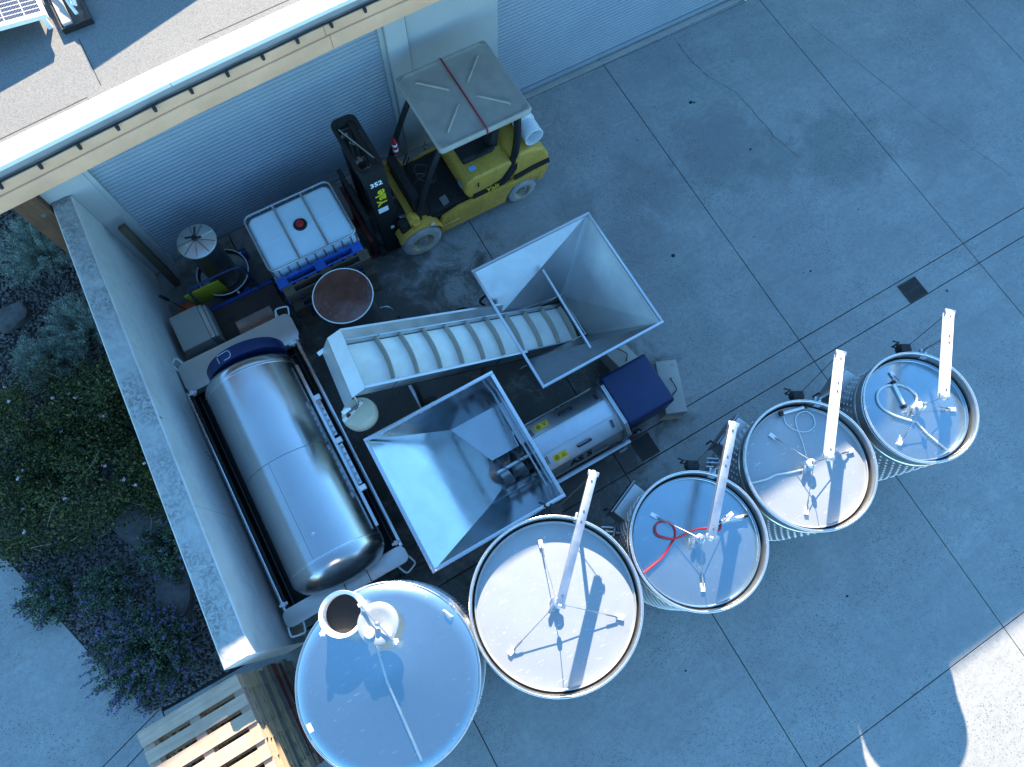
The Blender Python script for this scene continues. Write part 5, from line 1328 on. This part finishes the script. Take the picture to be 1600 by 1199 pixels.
def catmint(x, y, r, h, label, n_st=150, lean=(0,0), purple=1.):
    t = thing('catmint', label, 'flowering plant', (x,y,0), group='purple flowering catmint')
    P = []; D = []; FP = []; FD = []; m = MB()
    for k in range(n_st):
        a = rng.uniform(0,2*PI); rr = r*math.sqrt(rng.uniform(.02,1))
        b = np.array([x+.35*rr*math.cos(a), y+.35*rr*math.sin(a), 0.])
        tip = np.array([x+rr*math.cos(a)+lean[0]*rr, y+rr*math.sin(a)+lean[1]*rr, h*(1.1-.6*(rr/r)**2)*rng.uniform(.75,1.15)])
        mid = (b+tip)/2+np.array([0,0,.2*h])
        if k % 2 == 0: m.tube([tuple(b),tuple(mid),tuple(tip)], [.005,.004,.002], 4)
        dv = tip-mid; dv /= np.linalg.norm(dv)
        for q in range(14):
            s_ = .2+.62*q/13; c = (1-s_)**2*b+2*s_*(1-s_)*mid+s_*s_*tip
            for w__ in range(5): P.append(c+rng.normal(size=3)*.025); D.append(rng.normal(size=3)+np.array([0,0,.5]))
        if rng.uniform() < purple:
            for q in range(7):
                c = tip - dv*.14 + dv*.022*q*1.0
                for w__ in range(5): FP.append(c+rng.normal(size=3)*.005); FD.append(dv*.5+rng.normal(size=3)*.8)
    m.build('stem', M['stemg'], t)
    V, F = leaves_mesh(P, D, .04, .02); raw('foliage', V, F, M['leaf_l'], t)
    if FP:
        V, F = leaves_mesh(FP, FD, .026, .016); tag(raw('flower_spikes', V, F, M['purple'], t), kind='stuff')
feathery(-3.35,7.35,.62,.55,'silver-grey feathery shrub at the upper left, beneath the roof corner',90)
feathery(-3.20,5.95,.52,.50,'silver-grey feathery shrub beside the middle of the concrete wall',90)
feathery(-3.80,5.75,.45,.45,'silver-grey feathery shrub at the left edge of the picture',70)
gb = 'dark green rose bushes in the bed'
bush(-4.15,4.85,.75,.70,.75,9000,.042,.028,M['leaf_d'],'dark green rose bush at the left edge, below the silver shrubs',gb,80,9,M['pink'],'rose_bush')
bush(-3.20,4.70,.62,.60,.65,7500,.042,.028,M['leaf_d'],'dark green rose bush nearest the concrete wall',gb,70,6,M['pink'],'rose_bush')
bush(-3.85,3.75,.80,.70,.70,9000,.042,.028,M['leaf_d'],'dark green rose bush with pink flowers, middle of the bed',gb,80,10,M['pink'],'rose_bush')
bush(-4.75,3.9,.45,.6,.45,4200,.040,.026,M['leaf_d'],'dark green rose bush overhanging the pale path',gb,50,3,M['pink'],'rose_bush')
bush(-3.05,3.55,.45,.5,.45,4000,.042,.028,M['leaf_d'],'low green rose bush in front of the dark stone slab',gb,50,3,M['pink'],'rose_bush')
catmint(-3.85,1.62,.72,.42,'large purple-flowered catmint clump next to the pallet stack',260,(-.25,-.1),.55)
catmint(-3.22,2.55,.52,.38,'green catmint clump with few flowers, close to the concrete wall',150,(0,0),.3)
catmint(-2.95,1.45,.32,.30,'small green catmint clump at the foot of the wall end',60,(0,0),.35)
catmint(-4.72,2.75,.40,.30,'sparse catmint clump spilling onto the pale path',70,(-.4,0),.5)
catmint(-4.15,2.5,.40,.30,'small catmint clump in the gravel by the path edge',70,(0,0),.25)
def rock(x, y, sx__, sy__, sz, rz, label, seed):
    bm = bmesh.new(); bmesh.ops.create_icosphere(bm, subdivisions=3, radius=1)
    for v in bm.verts:
        p = v.co.copy(); k = 1 + .28*mn.noise(p*1.4+Vector((seed,0,0))) + .10*mn.noise(p*4+Vector((0,seed,0)))
        q = Vector((max(-.8,min(.8,p.x*k)), max(-.8,min(.8,p.y*k)), max(-.7,min(.62,p.z*k))))
        v.co = Vector((q.x*sx__, q.y*sy__, q.z*sz))
    me = bpy.data.meshes.new('rock'); bm.to_mesh(me); bm.free()
    me.polygons.foreach_set('use_smooth', [True]*len(me.polygons)); me.set_sharp_from_angle(angle=R(28)); me.materials.append(M['stone'])
    o = bpy.data.objects.new('rock', me); C.objects.link(o); o.location = (x,y,sz*.3); o.rotation_euler = (0,0,rz)
    return tag(o, label, 'rock', 'rocks in the garden bed')
rock(-3.38,3.10,.50,.36,.20,.4,'large flat dark rock in the middle of the bed',1.3)
rock(-2.75,1.62,.24,.20,.16,.9,'rounded dark rock against the foot of the wall near its end',5.1)
rock(-3.45,2.05,.42,.26,.16,1.2,'flat rock between the two catmint clumps',8.2)
rock(-4.05,6.65,.28,.20,.14,.2,'grey rock at the left edge between silver shrubs',3.7)
rock(-2.85,5.15,.16,.14,.12,.5,'small rock between rose bush and wall',6.6)
# gravel mulch
def gravel(n):
    ico = [(0,0,1),(.894,0,.447),(.276,.851,.447),(-.724,.526,.447),(-.724,-.526,.447),(.276,-.851,.447),(.724,.526,-.447),(-.276,.851,-.447),(-.894,0,-.447),(-.276,-.851,-.447),(.724,-.526,-.447),(0,0,-1)]
    fc = [(0,1,2),(0,2,3),(0,3,4),(0,4,5),(0,5,1),(1,6,2),(2,7,3),(3,8,4),(4,9,5),(5,10,1),(1,10,6),(2,6,7),(3,7,8),(4,8,9),(5,9,10),(6,11,10),(6,7,11),(7,8,11),(8,9,11),(9,10,11)]
    b = np.array(ico); f = np.array(fc)
    y = rng.uniform(.90, 8.8, n); xl = np.interp(y, [.90,1.88,3.38,6.25,9], [-4.24,-4.60,-5.1,-6.1,-6.1]); x = xl + (-2.48-xl)*rng.uniform(size=n)
    s = rng.uniform(.010,.026,n)[:,None,None]; J = rng.uniform(.7,1.3,(n,12,1))
    sc = rng.uniform(.6,1.2,(n,1,3))
    ang = rng.uniform(0,2*PI,n); ca, sa = np.cos(ang)[:,None], np.sin(ang)[:,None]
    V = b[None]*J*sc*s; vx = V[:,:,0]*ca - V[:,:,1]*sa; vy = V[:,:,0]*sa + V[:,:,1]*ca
    V = np.stack([vx + x[:,None], vy + y[:,None], V[:,:,2] + rng.uniform(-.006,.012,n)[:,None]], 2)
    F = f[None] + (np.arange(n)*12)[:,None,None]
    me = bpy.data.meshes.new('gravel'); me.from_pydata(V.reshape(-1,3).tolist(), [], F.reshape(-1,3).tolist())
    me.materials.append(M['gravel']); o = bpy.data.objects.new('gravel', me); C.objects.link(o)
    tag(o, 'dark gravel mulch covering the garden bed', 'gravel', kind='stuff')
gravel(30000)
